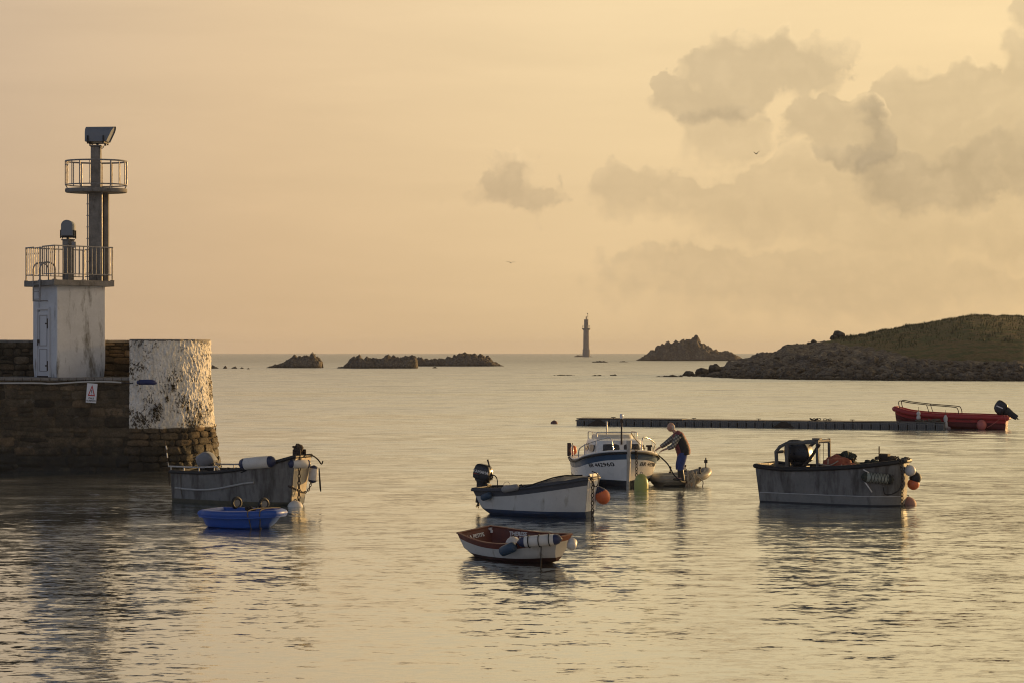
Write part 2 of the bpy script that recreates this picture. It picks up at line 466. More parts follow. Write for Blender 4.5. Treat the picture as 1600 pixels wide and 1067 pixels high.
M['iron'] = mat('rusty_iron', (0.055, 0.04, 0.03), 0.8, metal=0.2, var=0.4, scale=20)
M['rope'] = mat('old_rope', (0.13, 0.11, 0.08), 0.95, var=0.35, scale=40, bump=0.6)
M['dark_rope'] = mat('dark_rope', (0.022, 0.02, 0.02), 0.9, var=0.35, scale=40, bump=0.6)
M['pale_rope'] = mat('pale_rope', (0.38, 0.33, 0.25), 0.95, var=0.3, scale=40, bump=0.6)
M['white_pipe'] = mat('white_pipe', (0.50, 0.49, 0.46), 0.5, var=0.1)
M['fender_white'] = mat('scuffed_white_vinyl', (0.60, 0.57, 0.52), 0.5, var=0.08, scale=6, dirt=(0.25, 0.21, 0.16), amt=0.32)
M['fender_blue'] = mat('navy_vinyl', (0.020, 0.028, 0.075), 0.45, var=0.2)
M['fender_teal'] = mat('slate_blue_vinyl', (0.030, 0.060, 0.10), 0.5, var=0.2, scale=9)
M['orange'] = mat('faded_orange_vinyl', (0.62, 0.14, 0.045), 0.5, var=0.12, dirt=(0.30, 0.10, 0.05), amt=0.4)
M['pink'] = mat('faded_pink_vinyl', (0.46, 0.12, 0.10), 0.5, var=0.1)
M['glass'] = mat('dark_window', (0.035, 0.03, 0.025), 0.08, var=0.1, bump=0)
M['steel'] = mat('polished_rail', (0.55, 0.53, 0.50), 0.28, metal=0.9, var=0.08)
M['sign_white'] = mat('sign_white', (0.70, 0.70, 0.72), 0.45, var=0.04, bump=0)
M['sign_red'] = mat('sign_red', (0.45, 0.02, 0.02), 0.45, var=0.05, bump=0)
M['ink'] = mat('black_lettering', (0.012, 0.012, 0.014), 0.5, var=0.1, bump=0)
M['white_ink'] = mat('white_lettering', (0.72, 0.70, 0.66), 0.6, var=0.1, bump=0)
M['weed'] = mat('dry_weed', (0.055, 0.038, 0.014), 0.9, var=0.4, scale=10)

def stone_mat(name, wash=False):
    m, g, b = new_mat(name)
    tc = g.n('ShaderNodeTexCoord').outputs['Object']
    tone = g.n('ShaderNodeAttribute', attribute_name='tone').outputs['Fac']
    c = g.ramp(tone, [(0.0, (0.040, 0.033, 0.024)), (0.28, (0.070, 0.056, 0.038)), (0.52, (0.10, 0.078, 0.05)), (0.75, (0.135, 0.095, 0.056)), (1.0, (0.175, 0.14, 0.095))])
    n1 = g.noise(tc, 3.0, 6, 0.65); n2 = g.noise(tc, 16.0, 5, 0.65)
    c = g.vscale(c, g.mr(n1, 0.3, 0.7, 0.6, 1.35)); c = g.vscale(c, g.mr(n2, 0.3, 0.7, 0.65, 1.3))
    # pale salt and lime runs
    lime = g.noise(g.n('ShaderNodeMapping', {'Vector': tc, 'Scale': (1.0, 1.0, 1.4)}).outputs[0], 1.3, 8, 0.7)
    c = g.mix(g.mr(lime, 0.60, 0.72, 0, 0.55), c, (0.26, 0.245, 0.21, 1))
    z = g.n('ShaderNodeSeparateXYZ', {'Vector': tc}).outputs[2]
    # the tide line: wet black weed up to about a metre above the water
    wet = g.mr(g.m('ADD', z, g.m('MULTIPLY', g.m('SUBTRACT', n1, 0.5), 1.1)), 0.35, 1.25, 1, 0, 'SMOOTHSTEP')
    c = g.mix(g.m('MULTIPLY', wet, 0.80), c, (0.014, 0.013, 0.008, 1))
    h = g.m('ADD', g.m('MULTIPLY', n2, 0.5), n1)
    if wash:
        zz = g.m('ADD', z, g.m('MULTIPLY', g.m('SUBTRACT', g.noise(tc, 2.2, 4, 0.6), 0.5), 0.16))
        pit = g.noise(g.n('ShaderNodeMapping', {'Vector': tc, 'Scale': (1, 1, 0.6)}).outputs[0], 15.0, 7, 0.72, 0.6)
        pit2 = g.noise(tc, 0.9, 4, 0.6)
        keep = g.mr(g.m('ADD', pit, g.m('MULTIPLY', g.m('SUBTRACT', pit2, 0.5), -0.75)), 0.40, 0.46, 0, 1)
        above = g.mr(zz, 1.50, 1.535)
        below_top = 1.0
        paint = g.mix(g.mr(n2, 0.3, 0.7), (0.60, 0.56, 0.49, 1), (0.82, 0.79, 0.73, 1))
        run = g.noise(g.n('ShaderNodeMapping', {'Vector': tc, 'Scale': (3.0, 3.0, 0.35)}).outputs[0], 1.4, 6, 0.65)
        paint = g.mix(g.mr(run, 0.50, 0.72, 0, 0.55), paint, (0.34, 0.29, 0.21, 1))
        damp = g.mr(g.m('ADD', z, g.m('MULTIPLY', run, 0.7)), 1.75, 2.25, 0.45, 0)
        paint = g.mix(damp, paint, (0.27, 0.25, 0.18, 1))
        w = g.m('MULTIPLY', above, keep)
        c = g.mix(w, c, paint)
        h = g.m('ADD', h, g.m('MULTIPLY', keep, 0.5))
    g.set(b.inputs['Base Color'], c)
    g.set(b.inputs['Roughness'], g.mr(wet, 0, 1, 0.92, 0.55))
    b.inputs['Specular IOR Level'].default_value = 0.3
    bp = g.n('ShaderNodeBump', {'Strength': 0.8, 'Distance': 0.03, 'Height': h}); g.set(b.inputs['Normal'], bp)
    return m
M['stone'] = stone_mat('rubble_stone'); M['stone_wash'] = stone_mat('whitewashed_stone', True)

def masonry(P, u0, u1, v0, v1, rnd, hmin=0.13, hmax=0.40, lmin=0.22, lmax=1.0, holes=(), warp=0.05, res=6, bulge=0.02, mb=None, panel=3.0):
    """rubble stones, each a lumpy block; P(u, v, depth) maps to the world"""
    mb = mb or MB()
    def wp(u, v):
        q = Vector((u * 1.1, v * 1.1, 3.3)); return u + noise.noise(q) * warp * 1.6, v + noise.noise(q + Vector((9, 4, 2))) * warp
    u = u0
    while u < u1 - 0.05:
        ue = min(u1, u + panel * rnd.uniform(0.8, 1.3))
        if u1 - ue < 0.6: ue = u1
        v = v0
        while v < v1 - 0.03:
            h = rnd.uniform(hmin, hmax); ve = v + h
            if v1 - ve < hmin * 0.7: ve = v1
            a = u - (rnd.uniform(0, 0.25) if u > u0 else 0)
            while a < ue - 0.05:
                l = rnd.uniform(lmin, lmax) * (0.75 + h); be = a + l
                if ue - be < 0.2: be = ue
                split = h > 0.26 and rnd.random() < 0.25
                cells = [(a, be, v, v + h * 0.5), (a, be, v + h * 0.5, ve)] if split else [(a, be, v, ve)]
                for (ca, cb, cv, ce) in cells:
                    mu, mv = (ca + cb) / 2, (cv + ce) / 2
                    if any(x0 < mu < x1 and y0 < mv < y1 for x0, x1, y0, y1 in holes): continue
                    d0 = rnd.uniform(-0.01, 0.05); tone = min(1, max(0, rnd.gauss(0.45, 0.24))); gap = rnd.uniform(0.002, 0.016)
                    tilt = rnd.uniform(-0.02, 0.02); rows = []
                    for j in range(res + 1):
                        row = []
                        for i in range(res + 1):
                            s = i / res; t = j / res
                            fs = s; ft = t
                            uu = ca + gap + (cb - ca - 2 * gap) * fs; vv = cv + gap + (ce - cv - 2 * gap) * ft
                            rim = max(abs(2 * s - 1) ** 6, abs(2 * t - 1) ** 6)
                            cor = (abs(2 * s - 1) * abs(2 * t - 1)) ** 5
                            uu += (0.5 - s) * cor * 0.07; vv += (0.5 - t) * cor * 0.07
                            d = d0 + bulge * (1 - rim) - 0.6 * bulge * rim + tilt * (2 * s - 1)
                            uu, vv = wp(uu, vv)
                            d += 0.05 * noise.noise(Vector((uu * 5, vv * 5, 7.7))) + 0.035 * noise.noise(Vector((uu * 13, vv * 13, 1.7)))
                            row.append(P(uu, vv, d))
                        rows.append(row)
                    k = len(mb.v); mb.grid(rows); 
                    for q in range(k, len(mb.v)): mb.c[q] = tone
                a = be
            v = ve
        u = ue
    return mb

# ------------------------------------------------------------------ quay
rq = random.Random(4)
QY = 66.2                                  # face of the lower quay wall
HX, HY = W(213, None, QY).x, QY + 2.17     # centre of the round quay head
ZL = 3.27                                  # landing level
ZP = 4.66                                  # parapet top
quay = thing('stone_quay', 'dark rubble stone quay with rounded whitewashed head under the harbour light', 'quay', (HX, HY, 0))
QO = Vector((HX, HY, 0))
XL = W(-640, None, QY).x
def Pw(u, v, d): return Vector((u, QY - d - (0.06 * (1 - v / ZL)), v)) - QO
xe = HX - 0.19
hole = (W(56, None, QY).x, W(78, None, QY).x, -0.4, 0.55)
mb = masonry(Pw, XL, xe, -0.45, ZL - 0.02, rq, holes=[hole])
back = [[Pw(XL + (xe - XL) * i / 160, -0.45 + (ZL + 0.43) * j / 60, -0.008 + 0.03 * noise.noise(Vector((i * .23, j * .23, 1)))) for i in range(161)] for j in range(61)]
k = len(mb.v); mb.grid(back)
for q in range(k, len(mb.v)): mb.c[q] = 0.42
mb.build('lower_wall', M['stone'], quay, smooth=60, colour=True, fixn=False)
# black sheet painting the shade inside a drain opening low in the wall
ob = MB()
hx0, hx1 = hole[0] + 0.03, hole[1] - 0.03
ob.add([Vector((hx0, QY + 0.02, -0.4)) - QO, Vector((hx1, QY + 0.02, -0.4)) - QO, Vector((hx1, QY + 0.02, 0.5)) - QO, Vector((hx0, QY + 0.02, 0.42)) - QO,
        Vector((hx0, QY + 0.01, -0.4)) - QO], [(0, 1, 2, 3)])
ob.build('drain_opening_shade', M['black'], quay, smooth=0)
# landing slab with a rough kerb, then the parapet set back
mb = MB()
n = 60
for i in range(n):
    a = XL + (xe - XL) * i / n; b_ = XL + (xe - XL) * (i + 1) / n - 0.012
    mb.box(((a + b_) / 2 - QO.x, QY + 1.9 - QO.y, ZL + 0.0 + 0.012 * noise.noise(Vector((a, 0, 0)))), (b_ - a, 3.9, 0.10))
mb.build('landing_slab', M['concrete'], quay, smooth=0, bevel=0.02)
PY = QY + 3.2
def Pp(u, v, d): return Vector((u, PY - d, v)) - QO
mb = masonry(Pp, XL, HX - 0.6, ZL + 0.03, ZP - 0.08, rq, 0.14, 0.3, 0.25, 0.7)
k = len(mb.v); mb.grid([[Pp(XL + (HX - 0.6 - XL) * i / 30, ZL + (ZP - ZL) * j / 6, -0.045) for i in range(31)] for j in range(7)])
for q in range(k, len(mb.v)): mb.c[q] = 0.12
mb.build('parapet', M['stone'], quay, smooth=60, colour=True, fixn=False)
cp = MB(); a = XL
while a < HX - 0.7:
    l = rq.uniform(0.5, 0.95)
    cp.box((a + l / 2 - QO.x, PY + 0.5 - QO.y, ZP - 0.04 + rq.uniform(-0.008, 0.012)), (l - 0.015, 1.1, 0.10)); a += l
cp.build('coping', M['concrete'], quay, smooth=0, bevel=0.02)
# the battered round head, whitewashed above the tide
def hr(z):
    t = max(0.0, min(1.0, z / ZP)); return 2.26 + 0.36 * (1 - t) ** 1.9
def Ph(u, v, d):
    r = hr(v) + d; th = u / 2.4
    return Vector((r * sin(th), -(2.26 + d + 0.25 * (hr(v) - 2.26)) * cos(th), v))
th0, th1 = -0.10, 2.9
mb = masonry(Ph, th0 * 2.4, th1 * 2.4, -0.45, 1.60, rq, 0.15, 0.34, 0.22, 0.75, bulge=0.014)
NU, NV = 330, 210; rows = []
for j in range(NV + 1):
    v = -0.45 + (ZP - 0.03 + 0.45) * j / NV; row = []
    for i in range(NU + 1):
        u = (th0 + (th1 - th0) * i / NU) * 2.4
        q = Vector((u, v * 0.8, 0)); q2 = q + 0.14 * noise.noise_vector(q * 2.5)
        vd, vp = noise.voronoi(q2 * 3.2)
        d = -0.02 + 0.05 * min(0.5, vd[1] - vd[0]) + 0.03 * noise.noise(q * 2.1)
        d += 0.036 * noise.fractal(Vector((q.x * 12, q.y * 7, 0)), 0.7, 2.1, 5)
        if v < 1.55: d -= 0.06
        row.append(Ph(u, v, d))
    rows.append(row)
k = len(mb.v); mb.grid(rows)
for q in range(k, len(mb.v)): mb.c[q] = 0.3
mb.build('quay_head', M['stone_wash'], quay, smooth=60, colour=True, fixn=False)
cap = MB(); ring = [Ph((th0 + (th1 - th0) * i / 90) * 2.4, ZP, 0.0 + 0.06 * noise.noise(Vector((i * .35, 0, 2)))) for i in range(91)]
poly = [(p.x, p.y) for p in ring]
cap.prism(poly, ZP - 0.06, ZP + 0.02)
cap.build('head_coping', M['concrete'], quay, smooth=0)
# little plants growing out of the whitewash
def weed(px, py, size, lab, seed):
    rw = random.Random(seed)
    z = H - (py - HZ) / F * (QY - 0.3); x = W(px, None, QY - 0.3).x
    th = asin(max(-1, min(1, (x - HX) / hr(z)))); p = QO + Ph(th * 2.4, z, 0.05)
    nrm = Vector((sin(th), -cos(th), 0)); mb = MB()
    for i in range(int(420 * size)):
        a = rw.uniform(0, 2 * pi); r = size * 0.5 * sqrt(rw.random())
        t = Vector((cos(th), sin(th), 0)) * (r * cos(a) * 0.62) + Vector((0, 0, 1)) * (r * sin(a) * 1.1 - (0.12 * size if abs(cos(a)) < 0.5 else 0))
        tip = t + nrm * rw.uniform(0.05, 0.2) * size + Vector((rw.uniform(-.06, .06), rw.uniform(-.06, .06), rw.uniform(-0.10, 0.05))) * (0.5 + size)
        w = Vector((rw.uniform(-1, 1), rw.uniform(-1, 1), rw.uniform(-1, 1))) * 0.045
        mb.add([t, t + w, tip], [(0, 1, 2)])
    tag(mb.build('wall_plant', M['weed'], None, smooth=0, loc=p, fixn=False), lab, 'plant', 'plants rooted in the whitewashed quay head')
weed(243, 640, 0.55, 'largest brown tuft growing low in the whitewashed quay head', 1)
weed(285, 640, 0.22, 'small dark tuft rooted on the sunlit side of the whitewashed quay head', 2)
weed(257, 622, 0.2, 'tiny dark tuft above the biggest tuft on the whitewashed quay head', 3)
weed(265, 604, 0.2, 'uppermost tiny tuft rooted in the whitewashed quay head', 4)

# handrail pipe along the landing edge and its blue end sleeve
pz = H - (598 - HZ) / F * QY
pts = [(W(-200, None, QY).x, QY - 0.12, pz - 0.02)] + [(W(px, None, QY).x, QY - 0.13, pz + dz) for px, dz in ((0, 0.0), (60, 0.0), (78, -0.02), (100, 0.0), (135, 0.05), (170, 0.05), (192, 0.02))]
pipe = tag(MB().tube(spline(pts, 4), 0.028, 8).build('mooring_pipe', M['white_pipe'], None), 'long white pipe fixed along the edge of the dark quay wall', 'pipe')
MB().tube(spline([(W(190, None, QY).x, QY - 0.13, pz + 0.02), (W(208, None, QY).x, QY - 0.45, pz), (W(216, None, QY).x, QY - 0.98, pz + 0.02)], 4), 0.02, 8).build('pipe_end', M['black'], pipe)
sl_ = thing('pipe_sleeve', 'blue sleeve lying against the whitewashed quay head at the pipe end', 'sleeve', W(214, None, QY - 0.98, 0) + Vector((0, 0, pz + 0.03)))
MB().tube([(0, 0, 0), (0.10, 0, 0.02), (0.5, -0.03, 0.02), (0.62, -0.02, 0.0), (0.70, 0, -0.02)], [0.05, 0.095, 0.10, 0.085, 0.03], 10).build('sleeve', mat('blue_sleeve', (0.018, 0.028, 0.11), 0.5, scale=10), sl_)
MB().tube([(0.08, 0, 0.02), (0.11, 0, 0.02)], 0.102, 10).build('strap', M['black'], sl_)

# warning sign on the wall
sx, sz = W(144.5, None, QY).x, H - (613.5 - HZ) / F * QY
sg = thing('warning_sign', 'white warning sign with red triangle on the dark quay wall', 'sign', (sx, QY - 0.13, sz)); sg.rotation_euler = (0, radians(4.5), 0)
MB().box((0, 0, 0), (0.37, 0.02, 0.69)).build('panel', M['sign_white'], sg, smooth=0, bevel=0.004)
tri = MB(); O = [(-.13, -.10), (.13, -.10), (0, .30)]; I = [(-.083, -.062), (.083, -.062), (0, .205)]
vs = [(x, -0.0125, z) for x, z in O + I] + [(x, -0.008, z) for x, z in O + I]
tri.add(vs, [(0, 1, 4, 3), (1, 2, 5, 4), (2, 0, 3, 5), (0, 6, 7, 1), (1, 7, 8, 2), (2, 8, 6, 0), (3, 4, 10, 9), (4, 5, 11, 10), (5, 3, 9, 11)])
tri.build('warning_triangle', M['sign_red'], sg, smooth=0)
ex = MB(); ex.prism([(-.008, -.0), (.008, 0), (.016, .125), (-.016, .125)], 0.0, 0.004, RX(pi / 2), c=(0, -0.0095, 0)); ex.lathe([(0.012, 0), (0.012, 0.004)], 10, RX(pi / 2), c=(0, -0.0095, -0.03))
ex.build('exclamation_mark', M['ink'], sg, smooth=0)
fl = lambda dz: (lambda u, v, h: Vector((u, -0.0105 - h, v + dz)))
lettering('lettering', 'CALE', 0.085, fl(-0.185), M['ink'], sg, bold=0.004)
lettering('lettering', 'GLISSANTE', 0.066, fl(-0.275), M['ink'], sg, bold=0.004)

# ------------------------------------------------------------------ harbour light
TY = QY + 1.62
tc_ = W(108, None, TY)
tower = thing('harbour_light', 'white harbour light tower with railed concrete platforms on the stone quay', 'harbour light', (tc_.x, TY, ZL + 0.05), radians(40.1))
S = 1.92; hS = S / 2; SH = 3.28
mb = MB(); nn = 14; rows = []
for j in range(nn + 1):
    z = SH * j / nn; fl_ = 1 - 0.035 * max(0, 1 - z / 0.5) * (1 if z < 0.5 else 0)
    rows.append([Vector((x * fl_, y * fl_, z)) for x, y in ((-hS, -hS), (hS, -hS), (hS, hS), (-hS, hS))])
mb.grid(rows, closed=True); mb.build('shed_wall', M['shed_white'], tower, smooth=0, bevel=0.025)
mb = MB().box((0, 0, SH + 0.10), (2.40, 2.40, 0.20)); mb.build('deck_slab', M['concrete'], tower, smooth=0, bevel=0.02)
ZD = SH + 0.20
# door on the left face (local -x)
dy = hS - S * (14 / 53) - 0.43        # local y of the door centre; left in the picture is +y
dr = MB().box((-hS - 0.01, dy, 1.20), (0.06, 0.86, 2.30)).build('door', M['door_white'], tower, smooth=0, bevel=0.008)
fr = MB()
for a, b_ in (((-hS - 0.03, dy - 0.47, 1.22), (0.10, 0.07, 2.42)), ((-hS - 0.03, dy + 0.47, 1.22), (0.10, 0.07, 2.42)), ((-hS - 0.03, dy, 2.46), (0.10, 1.0, 0.07))): fr.box(a, b_)
fr.build('door_frame', M['door_white'], tower, smooth=0, bevel=0.006)
for z0, z1 in ((0.22, 1.02), (1.14, 2.22)):
    q = MB()
    for a, b_ in (((-hS - 0.045, dy - 0.29, (z0 + z1) / 2), (0.022, 0.025, z1 - z0)), ((-hS - 0.045, dy + 0.29, (z0 + z1) / 2), (0.022, 0.025, z1 - z0)), ((-hS - 0.045, dy, z0), (0.022, 0.6, 0.025)), ((-hS - 0.045, dy, z1), (0.022, 0.6, 0.025))): q.box(a, b_)
    q.build('door_panel', mat('door_bead', (0.28, 0.27, 0.27), 0.7), dr, smooth=0)
for z in (0.42, 1.92):
    MB().box((-hS - 0.06, dy - 0.36, z), (0.04, 0.05, 0.36)).box((-hS - 0.06, dy - 0.27, z), (0.03, 0.16, 0.05)).build('hinge', M['iron'], dr, smooth=0)
MB().box((-hS - 0.06, dy + 0.36, 1.30), (0.05, 0.14, 0.10)).tube([(-hS - 0.08, dy + 0.36, 1.28), (-hS - 0.10, dy + 0.36, 1.15)], 0.02).build('lock', M['iron'], dr, smooth=0)
MB().box((-hS - 0.02, dy, 0.03), (0.12, 0.9, 0.05)).build('threshold', M['iron'], tower, smooth=0)
# deck railing: four sides, a lower gate opening over the ladder on the left face
def rail_side(a, b_, gate=False):
    a, b_ = Vector(a), Vector(b_); top = 1.22; d = b_ - a; n = max(2, round(d.length / 0.165)); mb = MB()
    g0, g1 = (0.26, 0.60) if gate else (2, 3)
    def seg(t0, t1, z, r): mb.tube([a + d * t0 + Vector((0, 0, z)), a + d * t1 + Vector((0, 0, z))], r, 6)
    for t0, t1 in (((0, g0), (g1, 1)) if gate else ((0, 1),)):
        mb.box((a + d * (t0 + t1) / 2) + Vector((0, 0, top)), ((d * (t1 - t0)).length + 0.03, 0.055, 0.04), RZ(atan2(d.y, d.x)))
        mb.box((a + d * (t0 + t1) / 2) + Vector((0, 0, 0.22)), ((d * (t1 - t0)).length, 0.04, 0.03), RZ(atan2(d.y, d.x)))
    if gate:
        mb.box((a + d * (g0 + g1) / 2) + Vector((0, 0, top - 0.03)), ((d * (g1 - g0)).length, 0.03, 0.03), RZ(atan2(d.y, d.x)))
    for i in range(n + 1):
        t = i / n; post = i in (0, n, n // 2)
        z0 = 0.0 if post else 0.22
        p = a + d * t
        mb.tube([p + Vector((0, 0, z0)), p + Vector((0, 0, top))], 0.026 if post else 0.017, 6)
        if post: mb.box(p + Vector((0, 0, 0.01)), (0.11, 0.11, 0.03))
    return mb
R_ = 1.14; cs = [(-R_, -R_, ZD), (R_, -R_, ZD), (R_, R_, ZD), (-R_, R_, ZD)]
for i in range(4):
    rail_side(cs[i], cs[(i + 1) % 4], gate=(i == 3)).build('deck_railing', M['galv'], tower, smooth=30)
# access ladder with hooped handrails up the left face
lad = MB()
lx = -hS - 0.30; ly = 0.04
for s in (0.26, -0.26):
    y = ly + s
    lad.tube([(lx, y, 2.72)] + [(lx, y, ZD - 0.15), (lx, y, ZD + 0.35)] + [(lx + 0.30 - 0.30 * cos(t), y, ZD + 0.42 + 0.24 * sin(t)) for t in [pi * k / 8 for k in range(9)]] + [(lx + 0.60, y, ZD)], 0.03, 8)
    lad.tube([(lx, y, 2.74), (-hS, y, 2.74)], 0.024, 6)
for z in [2.80 + 0.27 * k for k in range(3)]:
    lad.tube([(lx, ly - 0.26, z), (lx, ly + 0.26, z)], 0.018, 6)
lad.build('ladder', M['galv'], tower, smooth=40)
# offsets in picture axes turned into the tower's own axes
Ri = RZ(-radians(40.1))
def TO(x, y, z): v = Ri @ Vector((x, y, 0)); v.z = z; return v
def rot_to(a): return RZ(a - radians(40.1))
sc = F / TY
def tz(py): return H - (py - HZ) / sc - (ZL + 0.05)
# low lantern post and lantern
c1 = TO(0.0, -0.15, 0); zt = tz(376)
mb = MB().box(c1 + Vector((0, 0, (ZD + zt) / 2)), (0.30, 0.30, zt - ZD), rot_to(radians(-32)))
mb.box(c1 + Vector((0, 0, zt + 0.01)), (0.36, 0.36, 0.05), rot_to(radians(-32)))
mb.build('lantern_post', M['concrete'], tower, smooth=0, bevel=0.02)
MB().box(c1 + TO(0.25, -0.2, zt - 0.18), (0.14, 0.12, 0.22), rot_to(0)).build('junction_box', M['galv'], tower, smooth=0, bevel=0.01)
def hood(center, length, w, h, yaw, slant, name):
    """half-round lantern housing: an arched tunnel along local x, its front end cut at a slant"""
    arch = [(-w / 2, 0), (-w / 2, h - w / 2)] + [(-w / 2 * cos(t), h - w / 2 + w / 2 * sin(t)) for t in [pi * k / 12 for k in range(1, 12)]] + [(w / 2, h - w / 2), (w / 2, 0)]
    mb = MB(); rows = []
    for s in range(5):
        rows.append([Vector((-length / 2 + (length + slant * (z / h)) * s / 4, y, z)) for y, z in arch])
    mb.grid(rows)
    n = len(arch)
    mb.add(rows[0], [tuple(range(n))]); mb.add([p - Vector((0.05, 0, 0)) for p in rows[-1]], [tuple(range(n))])
    mb.add([rows[0][0], rows[0][-1], rows[-1][-1], rows[-1][0]], [(0, 1, 2, 3)])
    o = mb.build(name, M['lamp_grey'], tower, smooth=40, loc=center); o.rotation_euler = (0, 0, yaw - radians(40.1))
    fr = MB(); fr.box((0, 0, -0.05), (length * 0.8, 0.08, 0.04)); fr.tube([(0, 0, -0.05), (0, 0, -0.14)], 0.05)
    for x in (-length / 2 + 0.12, length / 2 - 0.1):
        for y in (-w / 2 - 0.03, w / 2 + 0.03):
            fr.box((x, y, 0.06), (0.05, 0.04, 0.30))
        fr.box((x, 0, -0.03), (0.06, w + 0.1, 0.05))
        fr.tube([(x, 0, -0.05), (x, 0, -0.14)], 0.03)
    fr.build('mounting_frame', M['black'], o, smooth=0)
    return o
hood(c1 + Vector((0, 0, zt + 0.15)), 0.56, 0.42, 0.57, radians(93), 0.10, 'lower_lantern')
# tall column, round platform, upper lantern
c2 = TO(0.955, 0.15, 0)
zp = tz(301.0); zq = tz(295.0); zu = tz(229)
mb = MB().box(c2 + Vector((0, 0, (ZD + zp) / 2)), (0.48, 0.46, zp - ZD), rot_to(radians(3)))
mb.box(c2 + TO(0.34, 0.16, (ZD + zp) / 2), (0.18, 0.22, zp - ZD), rot_to(radians(3)))
mb.build('column', M['concrete'], tower, smooth=0, bevel=0.03)
mb = MB().box(c2 + TO(0.0, 0, (zq + zu) / 2), (0.36, 0.32, zu - zq), rot_to(radians(3)), taper=0.97)
mb.box(c2 + Vector((0, 0, zu + 0.02)), (0.42, 0.40, 0.06), rot_to(radians(3)))
mb.build('upper_column', M['concrete'], tower, smooth=0, bevel=0.02)
cdt = MB()
for off in ((-0.28, -0.16), (0.245, -0.20), (0.245, -0.12)):
    cdt.tube([c2 + TO(off[0], off[1], ZD), c2 + TO(off[0], off[1], zp)], 0.018, 6)
for z in [ZD + 0.3 + 0.42 * k for k in range(7)]:
    cdt.box(c2 + TO(-0.26, -0.16, z), (0.12, 0.03, 0.03), rot_to(0))
cdt.build('conduit', M['galv'], tower)
RP = 48.5 / sc
PS = Ri @ Matrix.Diagonal((1, 0.62, 1)); PI_ = Ri.inverted()
mb = MB(); mb.lathe([(RP * 0.98, zp), (RP, zp + 0.03), (RP, zq - 0.02), (RP * 0.99, zq)], 28, M=PS, c=c2); mb.build('round_platform', M['concrete'], tower, smooth=40)
rr = MB(); zr = tz(252); zb = tz(289)
for z, r in ((zr, 0.032), (zb, 0.024)): rr.tube([c2 + PS @ Vector((RP * 0.98 * cos(2 * pi * i / 32), RP * 0.98 * sin(2 * pi * i / 32), 0)) + Vector((0, 0, z)) for i in range(32)], r, 6, True)
for i in range(18):
    a = 2 * pi * (i + 0.3) / 18; p = c2 + PS @ Vector((RP * 0.98 * cos(a), RP * 0.98 * sin(a), 0))
    rr.tube([p + Vector((0, 0, zb)), p + Vector((0, 0, zr))], 0.027 if i % 3 == 0 else 0.018, 6)
    if i % 3 == 0: rr.tube([p + Vector((0, 0, zb)), p + (c2 - p) * 0.08 + Vector((0, 0, zq - 0.02))], 0.022, 6)
rr.build('platform_railing', M['galv'], tower, smooth=40)
hood(c2 + TO(0.05, 0, zu + 0.17), 0.80, 0.52, 0.56, radians(-4), 0.27, 'upper_lantern')
MB().tube(spline([c2 + TO(0.1, -0.15, zu), c2 + TO(0.28, -0.2, zu - 0.08), c2 + TO(0.36, -0.1, zu + 0.16)], 5), 0.014, 6).build('cable', M['black'], tower)
# ------------------------------------------------------------------ far things: lighthouse, islets, headland, birds
def rock_mat(name, tone=1.0, grass=False):
    m, g, b = new_mat(name)
    tc = g.n('ShaderNodeTexCoord').outputs['Object']
    n1 = g.noise(tc, 0.35, 6, 0.65); n2 = g.noise(tc, 1.6, 6, 0.7); v = g.vor(tc, 0.8, 'DISTANCE_TO_EDGE')
    c = g.ramp(n1, [(0.3, (0.08 * tone, 0.068 * tone, 0.055 * tone)), (0.5, (0.145 * tone, 0.122 * tone, 0.096 * tone)), (0.7, (0.25 * tone, 0.21 * tone, 0.16 * tone))])
    c = g.vscale(c, g.mr(n2, 0.3, 0.7, 0.55, 1.5)); c = g.vscale(c, g.mr(v, 0.0, 0.10, 0.5, 1.0))
    h = g.m('ADD', n2, g.m('MULTIPLY', v, 0.6))
    z = g.n('ShaderNodeSeparateXYZ', {'Vector': tc}).outputs[2]
    wet = g.mr(g.m('ADD', z, g.m('MULTIPLY', g.m('SUBTRACT', n2, 0.5), 1.0)), 0.1, 0.9, 1, 0)
    c = g.mix(g.m('MULTIPLY', wet, 0.75), c, (0.014, 0.012, 0.009, 1))
    if grass:
        tone_a = g.n('ShaderNodeAttribute', attribute_name='tone').outputs['Fac']
        gn = g.noise(tc, 0.22, 6, 0.62); gn2 = g.noise(tc, 2.2, 4, 0.7)
        gc = g.ramp(gn, [(0.30, (0.030, 0.048, 0.013)), (0.44, (0.062, 0.070, 0.022)), (0.54, (0.115, 0.082, 0.036)), (0.62, (0.050, 0.066, 0.020)), (0.75, (0.085, 0.078, 0.028))])
        gc = g.vscale(gc, g.mr(gn2, 0.3, 0.7, 0.55, 1.45))
        f = g.mr(g.m('ADD', tone_a, g.m('MULTIPLY', g.m('SUBTRACT', n1, 0.5), 0.55)), 0.46, 0.54)
        c = g.mix(f, c, gc)
    g.set(b.inputs['Base Color'], c); b.inputs['Roughness'].default_value = 0.9; b.inputs['Specular IOR Level'].default_value = 0.2
    bp = g.n('ShaderNodeBump', {'Strength': 1.0, 'Distance': 0.25, 'Height': h}); g.set(b.inputs['Normal'], bp)
    return m
M['rock'] = rock_mat('sea_rock', 0.85); M['hill'] = rock_mat('headland', 1.0, True)

def blocky(p, s):
    """angular joint-block relief, 0..1"""
    d, _ = noise.voronoi(p * s); return min(1.0, (d[1] - d[0]) * 1.3)

